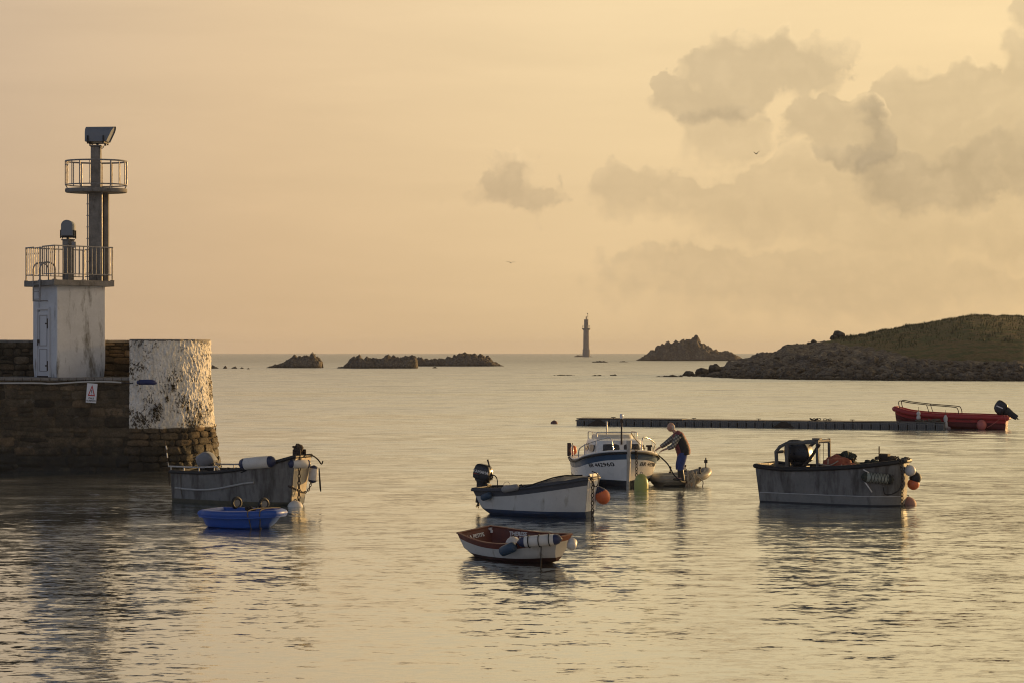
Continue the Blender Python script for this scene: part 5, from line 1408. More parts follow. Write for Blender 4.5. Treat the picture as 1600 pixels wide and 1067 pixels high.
MB().tube(h.ring(.02, -.035), .042, 8, True).build('rubbing_strake', M['black'], t)
rows = []
for x in h.xs:
    yy = h.pt(x, 1, 1, -.01).y; z = h.T(h.zs, x) + .01
    rows.append([Vector((x, yy * (1 - 2 * j / 8), z + .05 * (1 - (1 - 2 * j / 8) ** 2))) for j in range(9)])
MB().grid(rows).build('deck', M['clean_white'], t, smooth=60)
MB().tube(h.ring(-.035, .03), .035, 8, True).build('toe_rail', M['clean_white'], t)
st = MB()
st.tube([(h.L + .035, 0, 1.50), (h.L + .03, 0, 1.2), (h.L - .05, 0, .6), (h.L - .16, 0, -.2)], [.085, .075, .06, .05], 6); st.build('stem_post', mat('stem_wood', (.42, .39, .34), .6, dirt=(.16, .11, .06), amt=.5, streak=1), t, smooth=30)
for s in (-1, 1):
    def on(u, v, hh, s=s):
        x = 4.22 + (u if s < 0 else -u)
        z = .70 + .10 * (x - 4.22) + v
        for _ in range(4):
            f = h.fz(x, z); e = h.pt(x, f, 1).x - (4.22 + (u if s < 0 else -u)); x -= e
        return h.pt(x, h.fz(x, z), s, .004 + hh)
    lettering('registration', 'BR 442960', .17, on, M['ink'], t, spacing=1.08, bold=.003)
# trunk cabin with wheelhouse step
def cabin(x0, x1, w0, w1, z0, z1, rake, name, m, crown=.05, er=6.0):
    rows = []
    for k in range(9):
        f = k / 8; ww = w0 + (w1 - w0) * f; r_ = []
        for i in range(32):
            a = 2 * pi * i / 32; c, s_ = cos(a), sin(a)
            X = (abs(c) ** (2 / er)) * (1 if c >= 0 else -1); Y = (abs(s_) ** (2 / er)) * (1 if s_ >= 0 else -1)
            xm, xh = (x0 + x1) / 2, (x1 - x0) / 2
            r_.append(Vector((xm + xh * X - (rake * f if X > 0 else 0), ww * Y * (1 - .16 * max(0, X) ** 2), z0 + (z1 - z0) * f)))
        rows.append(r_)
    for sh, up in ((.96, .6), (.85, 1.0), (.5, 1.5), (.02, 1.7)):
        c0 = sum((p for p in rows[8]), Vector()) / 32
        rows.append([Vector((c0.x + (p.x - c0.x) * sh, (p.y) * sh, z1 + crown * up)) for p in rows[8]])
    return MB().grid(rows, closed=True).build(name, m, t, smooth=40)
cabin(1.65, 3.92, .92, .80, .80, 1.40, .22, 'trunk_cabin', M['clean_white'])
cabin(1.65, 3.05, .66, .58, 1.38, 1.57, .10, 'cabin_roof_hatch', mat('cream_roof', (.60, .56, .46), .4, var=.08), .02)
def window(pts, name='window'):
    return
def front_win(ya, yb, za, zb, side=None):
    """rounded pane lying on the cabin front"""
    mb = MB(); n = 20; c = ((ya + yb) / 2, (za + zb) / 2); hw, hz = (yb - ya) / 2, (zb - za) / 2; rings = []
    for rr_ in (1.0, .8, .6, .4, .2, .02):
        vs = []
        for i in range(n):
            a = 2 * pi * i / n; y = c[0] + rr_ * hw * (abs(cos(a)) ** .5) * (1 if cos(a) >= 0 else -1); z = c[1] + rr_ * hz * (abs(sin(a)) ** .5) * (1 if sin(a) >= 0 else -1)
            f = (z - .80) / .60; ww = .92 - .12 * f; yr = min(.999, abs(y) / (ww * .84))
            vs.append(Vector((2.785 + 1.135 * (1 - yr ** 6) ** (1 / 6) - .22 * f + .014, y, z)))
        rings.append(vs)
    mb.grid([[p - Vector((.03, 0, 0)) for p in rings[0]]] + rings, closed=True)
    return mb.build('front_window', M['glass'], t, smooth=0)
front_win(-.64, -.07, 1.10, 1.33); front_win(.07, .64, 1.10, 1.33)
for s in (-1, 1):
    for xa, xb in ((1.90, 2.65), (2.80, 3.35)):
        mb = MB(); vs = []
        n = 16
        for i in range(n):
            a = 2 * pi * i / n; x = (xa + xb) / 2 + (xb - xa) / 2 * (abs(cos(a)) ** .5) * (1 if cos(a) >= 0 else -1); z = 1.18 + .11 * (abs(sin(a)) ** .5) * (1 if sin(a) >= 0 else -1)
            f = (z - .80) / .60; X = (x - 2.785) / 1.135; w_ = (.92 - .12 * f) * (1 - .16 * max(0, X) ** 2) * (1 - abs(X) ** 6) ** (1 / 6)
            vs.append(Vector((x, s * (w_ + .012), z)))
        mb.add(vs + [p - Vector((0, s * .03, 0)) for p in vs], [tuple(range(n))] + [(i, (i + 1) % n, n + (i + 1) % n, n + i) for i in range(n)])
        mb.build('side_window', M['glass'], t, smooth=0)
# rails
for s in (-1, 1):
    pul = MB()
    def D(x, o, z): q_ = h.pt(x, 1, s, -o); q_.z += z; return q_
    top = [D(2.85, .06, .02), D(2.88, .06, .26), D(3.05, .07, .36), D(3.6, .10, .40), D(4.1, .12, .43), D(4.4, .12, .46), D(4.58, .10, .44), D(4.66, .06, .02)]
    pul.tube(spline(top, 5), .019, 8)
    for x in (3.5, 4.15): pul.tube([D(x, .09, .02), D(x, .10, .44)], .014, 6)
    pul.build('bow_rail', M['steel'], t, smooth=60)
    g2 = MB().tube(spline([(1.85, s * .72, 1.42), (1.85, s * .72, 1.62), (2.05, s * .71, 1.66), (2.9, s * .66, 1.66), (3.05, s * .65, 1.60), (3.08, s * .65, 1.42)], 5), .017, 8)
    g2.tube([(2.4, s * .69, 1.4), (2.4, s * .69, 1.66)], .013, 6); g2.build('roof_rail', M['steel'], t, smooth=60)
    sr = MB().tube(spline([(.15, s * .98, .75), (.15, s * .98, 1.12), (.4, s * 1.02, 1.2), (1.2, s * 1.16, 1.2), (1.5, s * 1.16, 1.08), (1.55, s * 1.16, .76)], 5), .017, 8)
    for x in (.8,): sr.tube([(x, s * (1.05 + .06 * x), .76), (x, s * (1.05 + .06 * x), 1.2)], .013, 6)
    sr.build('side_rail', M['steel'], t, smooth=60)
cr = MB().tube([(2.9, -.66, 1.66), (2.9, .66, 1.66)], .017, 8); cr.build('roof_rail', M['steel'], t)
msx = MB().tube([(3.75, .0, 1.32), (3.75, .0, 2.16)], [.030, .022], 8); msx.box((3.75, 0, 2.05), (.06, .09, .10)); msx.build('mast', M['iron'], t, smooth=30)
MB().lathe([(.05, 0), (.055, .03), (.055, .12), (.04, .15), (.001, .155)], 12, c=(3.75, 0, 2.13)).build('mast_light', M['clean_white'], t, smooth=40)
MB().tube([(2.6, -.25, 1.55), (2.6, -.25, 1.98)], .020, 6).tube([(2.6, -.25, 1.90), (2.6, -.25, 2.0)], .032, 8).build('antenna', M['steel'], t)
MB().box((3.9, .86, 1.12), (.12, .10, .24)).box((3.9, .86, 1.27), (.06, .20, .06)).build('mooring_bitt', M['iron'], t, smooth=0, bevel=.01)
MB().tube([(3.3, .96, 1.0), (3.3, .96, 1.16), (2.9, 1.05, 1.14), (2.88, 1.06, .9)], .016, 6).build('grab_handle', M['steel'], t, smooth=30)
MB().box((.10, -1.02, .98), (.10, .18, .44)).build('stern_board', M['motor_dark'], t, smooth=0, bevel=.015)
ob_ = tag(MB().ball((0, 0, 0), (.12, .12, .16), 14).build('float', M['orange'], None, loc=world_of(CB, (.55, -.98, .98))), 'small orange float stowed at the stern rail of the white cabin boat', 'float')
chain([world_of(CB, p) for p in ((h.L - .12, .20, 1.30), (h.L - .02, .24, 1.14), (h.L - .02, .245, .5), (h.L - .06, .245, -.3))], 'mooring chain at the bow of the white cabin boat')
rope('rope', [world_of(CB, p) for p in ((h.L - .35, .14, 1.72), (h.L - .38, .3, 1.5), (h.L - .42, .45, 1.35), (h.L - .5, .62, 1.22))], .014, mat('yellow_rope', (.42, .30, .10), .9), 'yellowish rope draped from the bow rail of the white cabin boat')
g_ = thing('mooring_buoy', 'tall yellow green buoy standing against the bow of the white cabin boat', 'buoy', W(1002, 766.5, None, 0), 0, 'mooring buoys and float buoys')
MB().lathe([(.20, -.35), (.215, 0), (.22, .22), (.205, .34), (.16, .45), (.09, .51), (.001, .53)], 24).build('float', mat('yellow_green_float', (.34, .36, .10), .5, var=.08, dirt=(.17, .19, .06), amt=.15), g_, smooth=60)
MB().torus((0, 0, .545), .035, .012, RX(pi / 2), 12, 6).build('eye', M['galv'], g_)

# ============ small grey tender the man stands in
h = Hull(1.85, [(0, .48), (.2, .60), (.5, .64), (.75, .55), (.92, .34), (1, .12)], [(0, .26), (.5, .26), (.8, .32), (1, .44)], [(0, -.06), (.7, -.08), (1, .12)], k=[(0, .8), (1, .6)], fc=.4, rb=.30, rs=.10)
t = thing('inflatable_dinghy', 'small grey dinghy with thick round sides, the man standing in it', 'boat')
yaw = radians(24); t.rotation_euler = (0, 0, yaw)
P = W(1036, 760); q = RZ(yaw) @ Vector((0, -.48, 0)); t.location = (P.x - q.x, P.y - q.y, 0)
TD = Matrix.Translation(t.location) @ Matrix.Rotation(yaw, 4, 'Z')
h.weld(h.outer([('d', .1)]).build('hull', [M['tender_grey'], M['tender_grey']], t))
h.inner(.15, .14).build('inner_hull', M['alu_in'], t)
rr2 = h.ring(-.05, -.02); MB().tube(rr2, .125, 12, True).build('side_tube', M['tender_grey'], t, smooth=70)
MB().tube(h.ring(.075, -.02), .022, 6, True).build('rubbing_strake', mat('tan_strake', (.30, .26, .19), .7), t)
h.thwart(1.15, .24, .24, .04, .15).build('thwart', M['alu_in'], t, smooth=0, bevel=.01)
for x, s in ((.85, 1), (1.35, 1), (1.30, -1), (.55, -1)):
    p = h.pt(x, 1, s, -.05)
    MB().lathe([(.05, .08), (.05, .12), (.02, .14), (.02, .24), (.045, .25), (.045, .30), (.001, .31)], 10, c=p).build('rowlock', M['black'], t, smooth=30)
p = h.pt(1.82, 1, 0); MB().tube([p + Vector((0, 0, .06)), p + Vector((0, 0, .42))], .022, 6).box(p + Vector((0, 0, .30)), (.09, .06, .10)).build('bow_cleat', M['black'], t, smooth=0)
# rope bunch and little fender on the near side
mb = MB(); rk = random.Random(12)
for i in range(16):
    x = rk.uniform(.72, 1.15); a = h.pt(x, 1, -1, .03) + Vector((0, 0, rk.uniform(.05, .35)))
    mb.tube(spline([a, a + Vector((rk.uniform(-.08, .08), -.10, -.14)), a + Vector((rk.uniform(-.15, .15), -.14, -.32)), a + Vector((rk.uniform(-.15, .15), -.08, -.55))], 4), .016, 5)
o = tag(mb.build('rope_bunch', M['pale_rope'], None, smooth=60), 'pale bunch of rope hanging over the near side of the grey dinghy', 'rope'); o.matrix_world = TD
fender('fender', world_of(TD, h.pt(.74, .35, -1, .12)), world_of(TD, h.pt(1.02, .33, -1, .12)), .10, 'small tan float under the rope bunch at the side of the grey dinghy', ends=False, m=mat('tan_float', (.34, .22, .13), .7, dirt=(.15, .10, .06), amt=.4))
rope('rope', [world_of(CB, (3.7, 1.16, 1.0)), W(1043, 724, 57.2), W(1053, 741, 57.0), W(1064, 751, 56.6), world_of(TD, h.pt(.70, .7, -1, .10))], .022, M['dark_rope'], 'dark rope running from the cabin boat gunwale down to the grey dinghy')

# ============ the man
man = thing('person', 'balding person in red and black vest and blue trousers leaning onto the cabin boat', 'person')
MP = W(1064.5, 745.5, 57.25); man.location = (MP.x, MP.y, .26)
M['skin'] = mat('skin', (.50, .28, .19), .55, var=.10, scale=14, bump=0)
M['hair'] = mat('short_grey_hair', (.50, .47, .43), .8, var=.2, scale=40)
M['vest_dark'] = mat('dark_quilted_vest', (.024, .022, .024), .8, var=.3, scale=14, bump=.4)
M['vest_red'] = mat('dull_red_vest_panel', (.20, .055, .058), .75, var=.25, scale=14, bump=.4)
M['trouser'] = mat('blue_trousers', (.040, .062, .19), .8, var=.25, scale=9, bump=.4)
M['boot'] = mat('rubber_boot', (.03, .03, .028), .5)
def plaid():
    m, g, b = new_mat('plaid_cotton')
    tc = g.n('ShaderNodeTexCoord').outputs['Object']
    def bands(vec, sc_): return g.n('ShaderNodeTexWave', {'Vector': vec, 'Scale': sc_, 'Distortion': 1.0}, wave_type='BANDS').outputs[0 if False else 1]
    sp = g.n('ShaderNodeSeparateXYZ', {'Vector': tc}).outputs
    wx = g.m('SINE', g.m('MULTIPLY', g.m('ADD', sp[0], g.m('MULTIPLY', sp[2], .7)), 62)); wz = g.m('SINE', g.m('MULTIPLY', g.m('SUBTRACT', sp[2], g.m('MULTIPLY', sp[0], .7)), 62))
    a = g.mr(wx, -.2, .2, 0, 1); c = g.mr(wz, -.2, .2, 0, 1)
    col_ = g.mix(a, (.44, .40, .32, 1), (.20, .18, .15, 1)); col_ = g.mix(g.m('MULTIPLY', c, .65), col_, (.045, .045, .048, 1))
    g.set(b.inputs['Base Color'], col_); b.inputs['Roughness'].default_value = .9; return m
M['plaid'] = plaid()
ankL, kneeL, hipL = Vector((.03, -.12, .09)), Vector((-.03, -.13, .47)), Vector((.06, -.10, .90))
ankR, kneeR, hipR = Vector((-.04, .13, .09)), Vector((-.05, .13, .47)), Vector((.06, .10, .90))
pel, spn, chs, nck, hd0 = Vector((.06, 0, .94)), Vector((.01, 0, 1.12)), Vector((-.09, 0, 1.34)), Vector((-.19, 0, 1.49)), Vector((-.275, 0, 1.575))
shL, elL, wrL = Vector((-.13, -.205, 1.38)), Vector((-.28, -.25, 1.08)), Vector((-.555, -.17, .965))
shR, elR, wrR = Vector((-.15, .20, 1.38)), Vector((-.47, .22, 1.13)), Vector((-.70, .17, .985))
def tub(mb, pts, rs, n=14, sub=4, flat=1.0):
    P_ = spline(pts, sub); R_2 = []
    for i in range(len(rs) - 1):
        for k in range(sub): R_2.append(rs[i] + (rs[i + 1] - rs[i]) * (k / sub))
    R_2.append(rs[-1]); mb.tube(P_, R_2, n, flat=flat); return mb
# the body: one skinned surface over connected joints, with separate fingers rooted in the palms
verts, edges, rad = [], [], []
def sv(p, r_, par=None):
    verts.append(Vector(p)); rad.append(r_); i = len(verts) - 1
    if par is not None: edges.append((par, i))
    return i
i_p = sv(pel, .14); i_s = sv(spn, .135, i_p); i_c = sv(chs, .15, i_s); i_n = sv(nck, .062, i_c)
i_h = sv(hd0, .066, i_n)
for A, B, C in ((hipL, kneeL, ankL), (hipR, kneeR, ankR)):
    a = sv(A + Vector((0, 0, -.04)), .095, i_p); k_ = sv(B, .065, a); n_ = sv(C, .045, k_); sv(C + Vector((-.16, 0, -.05)), .038, n_)
def hand(i_w, wr, d, up, thumb_side):
    """palm, four unequal bent fingers and a thumb from the side of the palm"""
    d = d.normalized(); s_ = d.cross(up).normalized(); up = s_.cross(d).normalized()
    pm = sv(wr + d * .05, .026, i_w)
    for off, ln in ((-.030, .070), (-.010, .080), (.010, .075), (.030, .060)):
        k0 = sv(wr + d * .095 + s_ * off, .0105, pm)
        k1 = sv(wr + d * (.095 + ln * .45) + s_ * off * 1.1 - up * .008, .0095, k0)
        k2 = sv(wr + d * (.095 + ln * .75) + s_ * off * 1.1 - up * .030, .0085, k1)
        sv(wr + d * (.095 + ln * .85) + s_ * off * 1.1 - up * .052, .007, k2)
    t0 = sv(wr + d * .045 + s_ * thumb_side * .036 - up * .008, .012, pm)
    t1 = sv(wr + d * .080 + s_ * thumb_side * .054 - up * .020, .010, t0); sv(wr + d * .105 + s_ * thumb_side * .050 - up * .034, .008, t1)
for A, B, C, ts in ((shL, elL, wrL, 1), (shR, elR, wrR, -1)):
    a = sv(A, .062, i_c); e = sv(B, .043, a); w = sv(C, .029, e)
    hand(w, C, (C - B).normalized() + Vector((-.25, 0, -.15)), Vector((0, 0, 1)), ts)
me = bpy.data.meshes.new('body'); me.from_pydata([tuple(v) for v in verts], edges, [])
body = bpy.data.objects.new('body', me); col.objects.link(body); body.parent = man; me.materials.append(M['skin'])
sk = body.modifiers.new('skin', 'SKIN'); sk.use_smooth_shade = True
lay = me.skin_vertices[0] if len(me.skin_vertices) else None
if lay is None:
    bpy.context.view_layer.objects.active = body
for i, r_ in enumerate(rad): me.skin_vertices[0].data[i].radius = (r_, r_)
me.skin_vertices[0].data[0].use_root = True
ss = body.modifiers.new('smooth', 'SUBSURF'); ss.levels = 1; ss.render_levels = 2
# head: shaped skull, face and ears, looking down towards the boat (face points -x)
def head_mesh():
    n, m_ = 36, 28; rows = []
    for i in range(m_ + 1):
        ph = pi * i / m_; r_ = []
        for k in range(n):
            th = 2 * pi * k / n
            p = Vector((sin(ph) * cos(th), sin(ph) * sin(th), -cos(ph)))      # -x is the face
            x, y, z = p.x * .098, p.y * .076, p.z * .118
            fr = max(0, -p.x)
            if z < 0: y *= 1 - .28 * (-p.z) ** 1.3; x += -.016 * fr * (-p.z); x *= (1 - .30 * max(0, p.x) * (-p.z))
            if fr > .3:
                g1 = math.exp(-((p.y / .16) ** 2)); 
                x -= .024 * g1 * math.exp(-(((p.z + .12) / .16) ** 2)) * fr          # nose
                x += .010 * math.exp(-(((abs(p.y) - .36) / .18) ** 2)) * math.exp(-(((p.z - .05) / .10) ** 2))   # eye sockets
                x -= .006 * math.exp(-(((p.z - .20) / .08) ** 2))                    # brow
                x -= .006 * math.exp(-((p.y / .3) ** 2)) * math.exp(-(((p.z + .42) / .07) ** 2))   # lips
                x += .004 * math.exp(-((p.y / .3) ** 2)) * math.exp(-(((p.z + .47) / .03) ** 2))
                x -= .010 * math.exp(-((p.y / .35) ** 2)) * math.exp(-(((p.z + .78) / .15) ** 2))   # chin
            r_.append(Vector((x, y, z)))
        rows.append(r_)
    return MB().grid(rows, closed=True)
hm = bpy.data.objects.new('head', None)
HM = Matrix.Translation(Vector((-.315, 0, 1.655))) @ Matrix.Rotation(radians(-12), 4, 'Y') @ Matrix.Scale(1.18, 4)
def hput(mb, name, m, sm=70):
    mb.v = [HM @ p for p in mb.v]; return mb.build(name, m, man, smooth=sm)
hb = head_mesh()
for s in (-1, 1): hb.ball((.012, s * .078, -.005), (.020, .010, .032), 10)
hput(hb, 'head', M['skin'])
ha = MB()
for s in (-1, 1):
    ha.ball((-.085, s * .030, .004), (.010, .012, .007), 8, mi=0)
hput(ha, 'eye', M['ink'])
hr_ = MB(); rows = []
for i in range(9):
    ph = radians(72 + 50 * i / 8); r_ = []
    for k in range(17):
        th = radians(-92 + 184 * k / 16); r_.append(Vector((sin(ph) * cos(th) * .102, sin(ph) * sin(th) * .080, cos(ph) * .122)))
    rows.append(r_)
hr_.grid(rows); hr_.grid([[p * .97 for p in r_] for r_ in rows], flip=True)
hput(hr_, 'hair', M['hair'])
# shirt sleeves, vest, trousers, boots
for A, B, C in ((shL, elL, wrL), (shR, elR, wrR)):
    end = B.lerp(C, .55) if A is shL else B.lerp(C, .60)
    tub(MB(), [A + Vector((.03, 0, .02)), A.lerp(B, .45), B, end], [.108, .095, .078, .062], 16).build('sleeve', M['plaid'], man, smooth=70)
def vest():
    ctrl = [(0, Vector((.075, 0, .80)), .190, .225), (.16, Vector((.07, 0, .90)), .21, .235), (.38, Vector((.03, 0, 1.05)), .215, .235), (.62, Vector((-.045, 0, 1.22)), .205, .235), (.82, Vector((-.10, 0, 1.37)), .175, .215), (.93, Vector((-.145, 0, 1.45)), .125, .155), (1.0, Vector((-.18, 0, 1.495)), .085, .095)]
    rows = []; n = 28
    ax = (ctrl[-1][1] - ctrl[0][1]).normalized()
    for k in range(22):
        t_ = k / 21; c = Vector([sinterp([(a[0], a[1][j]) for a in ctrl], t_) for j in range(3)])
        rx = sinterp([(a[0], a[2]) for a in ctrl], t_); ry = sinterp([(a[0], a[3]) for a in ctrl], t_)
        lean = sinterp([(0, 0.12), (.5, .42), (1, .65)], t_)
        r_ = []
        for i in range(n):
            a = 2 * pi * i / n
            fold = 1 + .03 * noise.noise(Vector((cos(a) * 2, sin(a) * 2, t_ * 7))) + .02 * sin(t_ * 40)
            x, y = rx * cos(a) * fold, ry * sin(a) * fold
            r_.append(c + Vector((x * cos(lean), y, x * sin(lean))))
        rows.append(r_)
    mb = MB()
    for k in range(len(rows) - 1):
        for i in range(n):
            j = (i + 1) % n; am = 2 * pi * (i + .5) / n; fx = cos(am); mi = 1 if (fx < -.42 or fx > .80 or (k > 17)) else 0
            mb.add([rows[k][i], rows[k][j], rows[k + 1][j], rows[k + 1][i]], [(0, 1, 2, 3)], mi)
    o = mb.build('vest', [M['vest_dark'], M['vest_red']], man, smooth=0, fixn=False)
    import bmesh
    bm = bmesh.new(); bm.from_mesh(o.data); bmesh.ops.remove_doubles(bm, verts=bm.verts, dist=.0004); bmesh.ops.recalc_face_normals(bm, faces=bm.faces); bm.to_mesh(o.data); bm.free()
    o.data.polygons.foreach_set('use_smooth', [True] * len(o.data.polygons))
    sd = o.modifiers.new('thick', 'SOLIDIFY'); sd.thickness = .012; sd.offset = 1
vest()
tr = MB(); tub(tr, [hipL + Vector((0, .01, .03)), hipL.lerp(kneeL, .5), kneeL, kneeL.lerp(ankL, .32)], [.15, .135, .115, .105], 16); tub(tr, [hipR + Vector((0, -.01, .03)), hipR.lerp(kneeR, .5), kneeR, kneeR.lerp(ankR, .32)], [.15, .135, .115, .105], 16)
tr.ball((.06, 0, .93), (.155, .185, .13), 18); tr.build('trousers', M['trouser'], man, smooth=70)
for A, K_ in ((ankL, kneeL), (ankR, kneeR)):
    b_ = MB(); tub(b_, [K_.lerp(A, .25), A + Vector((0, 0, .03)), A + Vector((0, 0, -.05))], [.066, .058, .060], 14)
    b_.ball(A + Vector((-.07, 0, -.05)), (.145, .055, .048), 14); b_.build('boot', M['boot'], man, smooth=60)

# ============ floating pontoon
PA, PB = W(900, 664.5), W(1476, 671.3)
dvec = (PB - PA); PL = dvec.length; rz = atan2(dvec.y, dvec.x)
pon = thing('floating_pontoon', 'long low pontoon of grey plastic cubes across the harbour', 'pontoon', PA, rz)
M['cube'] = mat('grey_pontoon_plastic', (.14, .137, .13), .7, var=.25, scale=2.5, dirt=(.035, .035, .032), amt=.45, bump=.1, streak=1)
NBk = 42; bw = PL / NBk
def float_cube():
    mb = MB(); w, hgt = bw - .045, .44
    pr = [(-w / 2, 0), (w / 2, 0), (w / 2, 1.6), (-w / 2, 1.6)]
    mb.prism(pr, -.12, .36)
    for k in range(4): mb.box((-w / 2 + w * (k + .5) / 4, -.012, .12), (w * .13, .06, .40))
    mb.box((-w * .5, -.02, .30), (.10, .06, .07))
    return mb
proto = float_cube().build('float_cube', M['cube'], pon, smooth=0, bevel=.02, loc=(bw / 2, 0, 0))
rk = random.Random(2)
for i in range(1, NBk):
    c = proto.copy(); col.objects.link(c); c.parent = pon; c.location = (bw * (i + .5), rk.uniform(-.012, .012), rk.uniform(-.012, .012))
MB().box((PL * .15, .8, .405), (PL * .30 - .02, 1.56, .05)).box((PL * .65, .8, .39), (PL * .70 - .02, 1.56, .03)).build('deck', mat('pontoon_deck', (.13, .125, .115), .8, var=.2, dirt=(.06, .06, .055), amt=.4), pon, smooth=0, bevel=.01)
for x in (1.3, 12.0):
    MB().add([(x - .7, -.06, -.02), (x + .7, -.06, -.02), (x + .2, -.06, .34), (x - .1, -.06, .36), (x - .7, .0, -.02), (x + .7, 0, -.02), (x + .2, 0, .34), (x - .1, 0, .36)], [(0, 1, 2, 3), (0, 4, 5, 1), (1, 5, 6, 2), (2, 6, 7, 3), (3, 7, 4, 0)]).build('weed_curtain', M['iron'], pon, smooth=0)
for x, z, lab in ((20.0, .42, 'tangled rope heap on the end of the pontoon beside the red boat'), (14.2, .42, 'small dark mooring line lying on the middle of the pontoon')):
    mb = MB()
    for q in range(10 if x > 19 else 4):
        c = Vector((x + rk.uniform(-.6, .5), .3 + rk.uniform(-.1, .3), z + .06 * rk.random()))
        mb.tube([c + Vector((.22 * cos(a), .16 * sin(a), .06 * sin(2 * a + q) + .05)) for a in [2 * pi * k / 9 for k in range(9)]], .022, 5, True)
    o = tag(mb.build('rope_heap', M['rope'] if x > 19 else M['dark_rope'], None, smooth=60), lab, 'rope'); o.matrix_world = Matrix.Translation(PA) @ Matrix.Rotation(rz, 4, 'Z')

for x in (2.2, 6.9, 10.6, 15.8, 18.4):
    MB().box((x, .12, .45), (.05, .05, .09)).box((x, .12, .50), (.26, .045, .035)).build('mooring_cleat', M['iron'], pon, smooth=0, bevel=.008)
# ============ red workboat at the pontoon end
h = Hull(6.1, [(0, .98), (.2, 1.05), (.6, 1.06), (.82, .98), (.94, .80), (1, .52)], [(0, .74), (.25, .78), (.6, .83), (.85, .95), (1, 1.18)], [(0, -.28), (.7, -.24), (.9, -.16), (1, .10)], k=[(0, .86), (.6, .82), (1, .78)], fc=[(0, .3), (1, .5)], rb=.10, rs=.12)
t = thing('workboat', 'red plastic workboat with hand rails and a tilted black motor at the pontoon end', 'boat')
A_, B_ = h.pt(0, h.fz(0, .1), 1), h.pt(h.L, 1, 0)
RR = place(t, A_, B_, W(1571, 670.5, None, .02), W(1400, 637.5, 104.2))
h.weld(h.outer([('d', .42)]).build('hull', [M['red_pe'], M['red_dark']], t))
h.inner(.16, .25).build('inner_hull', M['red_pe'], t)
h.cap(.17, .05, .03).build('gunwale', M['red_pe'], t, smooth=0, bevel=.03)
MB().tube(h.ring(-.06, -.10), .15, 10, True).build('side_tube', M['red_pe'], t, smooth=70)
for d in (.14, .42): MB().tube(h.side_pts(1, .05, h.L - .02, below=d, off=.012, n=30) , .030, 6).tube(h.side_pts(-1, .05, h.L - .02, below=d, off=.012, n=30), .030, 6).build('moulded_rib', M['red_pe'] if d < .2 else M['red_dark'], t)
for s in (-1, 1):
    def D(x, z, o=.08): q_ = h.pt(x, 1, s, -o); q_.z += z; return q_
    hl = MB().tube(spline([D(2.55, .04), D(2.62, .32), D(2.85, .42), D(4.2, .47), D(5.3, .48), D(5.72, .46), D(5.86, .34), D(5.80, .04)], 6), .024, 8)
    hl.tube([D(4.15, .04), D(4.3, .47)], .022, 6); hl.build('hand_rail', M['iron'], t, smooth=60)
outboard(t, (.16, .15, 1.02), 0, 1.22, M['cowl_black'], tilt=radians(56), tiller=False, shape=1, fat=1.7)
for ch in t.children:
    if ch.name.startswith('outboard_motor'):
        MB().prism([(-.08, .12), (-.03, .12), (.03, .42), (-.02, .42)], .198, .206, RX(pi / 2)).prism([(-.08, .12), (-.03, .12), (.03, .42), (-.02, .42)], -.206, -.198, RX(pi / 2)).build('white_flash', M['white_ink'], ch, smooth=0)
eb = MB()
def onr(u, v, hh): x = 1.35 - u; z = h.T(h.zs, x) - .24 + v; return h.pt(x, h.fz(x, z), 1, .006 + hh)
poly = [(-.28, .10), (-.12, .04), (-.05, .10), (0, .02), (.05, .10), (.12, .04), (.28, .10), (.16, -.06), (.06, -.10), (0, -.16), (-.06, -.10), (-.16, -.06)]
eb.add([onr(u, v, .002) for u, v in poly], [(0, 1, 11), (1, 2, 3, 10, 11), (3, 4, 5, 8), (5, 6, 7), (5, 7, 8), (3, 8, 9, 10)])
for q in range(9): eb.add([onr(u, v, .002) for u, v in ((-1.35 + q * .10, -.03), (-1.28 + q * .10, -.03), (-1.28 + q * .10, .03), (-1.35 + q * .10, .03))], [(0, 1, 2, 3)])
eb.build('side_emblem', M['ink'], t, smooth=0)
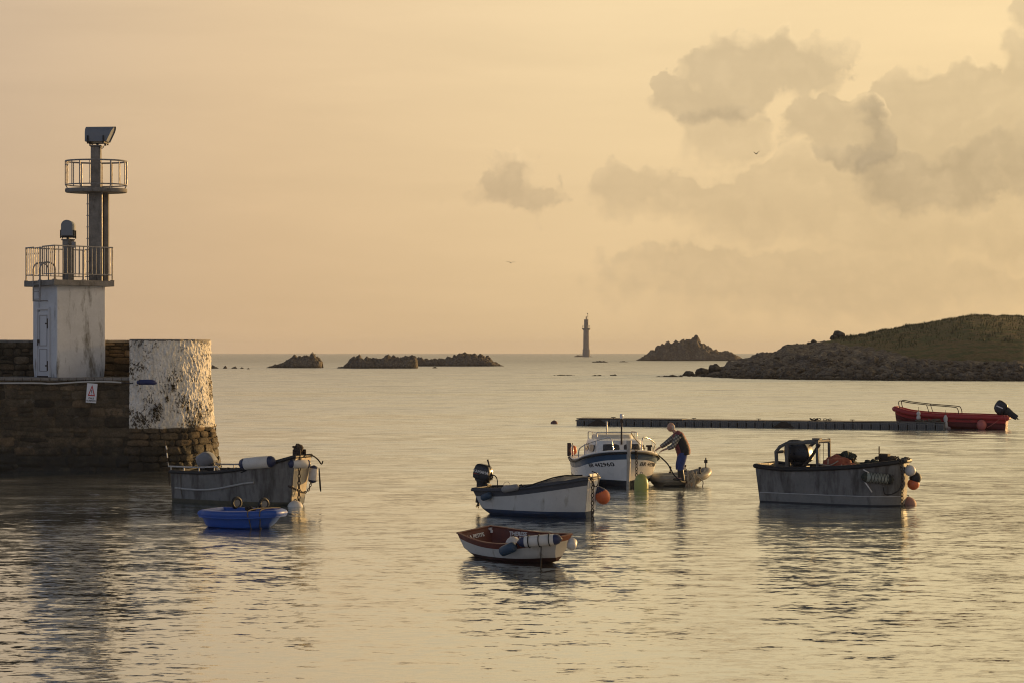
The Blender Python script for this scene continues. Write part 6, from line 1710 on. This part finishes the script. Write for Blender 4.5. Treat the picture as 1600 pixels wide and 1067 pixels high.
def hang(x, z0, z1, r_, lab):
    o = thing('fender', lab, 'fender', world_of(RR, h.pt(x, h.fz(x, (z0 + z1) / 2), 1, r_ + .03)), 0, 'fenders hung on the boats')
    k = (z1 - z0) / 2
    MB().lathe([(.02, k), (r_ * .5, k * .9), (r_, k * .55), (r_ * .9, .06), (r_ * .72, 0), (r_ * .9, -.06), (r_, -k * .55), (r_ * .85, -k * .9), (.02, -k)], 16).build('body', M['fender_white'], o, smooth=60)
    MB().tube([(0, 0, k * .9), (0, -.02, k + .25)], .012, 5).build('lanyard', M['rope'], o)
hang(4.72, .52, .98, .12, 'white fender on the red boat nearer its bow')
hang(3.25, .05, .80, .12, 'white fender on the red boat beside the pontoon end')
buoy('buoy_fender', world_of(RR, h.pt(1.30, h.fz(1.3, .26), 1, .28)), .27, M['pink'], 'big pink ball fender against the side of the red boat', 'fender', squash=1.12, group='fenders hung on the boats')
rope('rope', [world_of(RR, h.pt(1.0, h.fz(1, .12), 1, .12)), world_of(RR, h.pt(.55, h.fz(.5, .42), 1, .1)), world_of(RR, h.pt(.22, 1, 1, .06)), world_of(RR, h.pt(.10, 1, 1, .08)), world_of(RR, h.pt(.02, h.fz(0, .3), 1, .08))], .022, M['pink'], 'pinkish rope over the stern quarter of the red boat')
yf = tag(MB().lathe([(.05, -.12), (.11, -.1), (.12, .06), (.10, .11), (.001, .13)], 16).build('float', mat('yellow_float', (.42, .24, .03), .5), None, smooth=50, loc=W(1571, 669.5)), 'small yellow float at the stern of the red boat', 'float')

# ============ loose buoys
buoy('mooring_buoy', W(1366, 669.5), .235, mat('lavender_float', (.20, .19, .23), .6, dirt=(.10, .09, .10), amt=.3), 'dull lavender buoy afloat in front of the pontoon', squash=.9)
buoy('mooring_buoy', W(1478, 669.5) + Vector((0, -.2, .08)), .24, mat('pale_pink_float', (.36, .27, .26), .6), 'pale pinkish buoy afloat at the pontoon end by the red boat', squash=.95)
buoy('mooring_buoy', W(866, 661.5), .22, mat('dark_red_float', (.13, .06, .055), .6), 'dark red buoy afloat alone left of the pontoon', squash=.9)
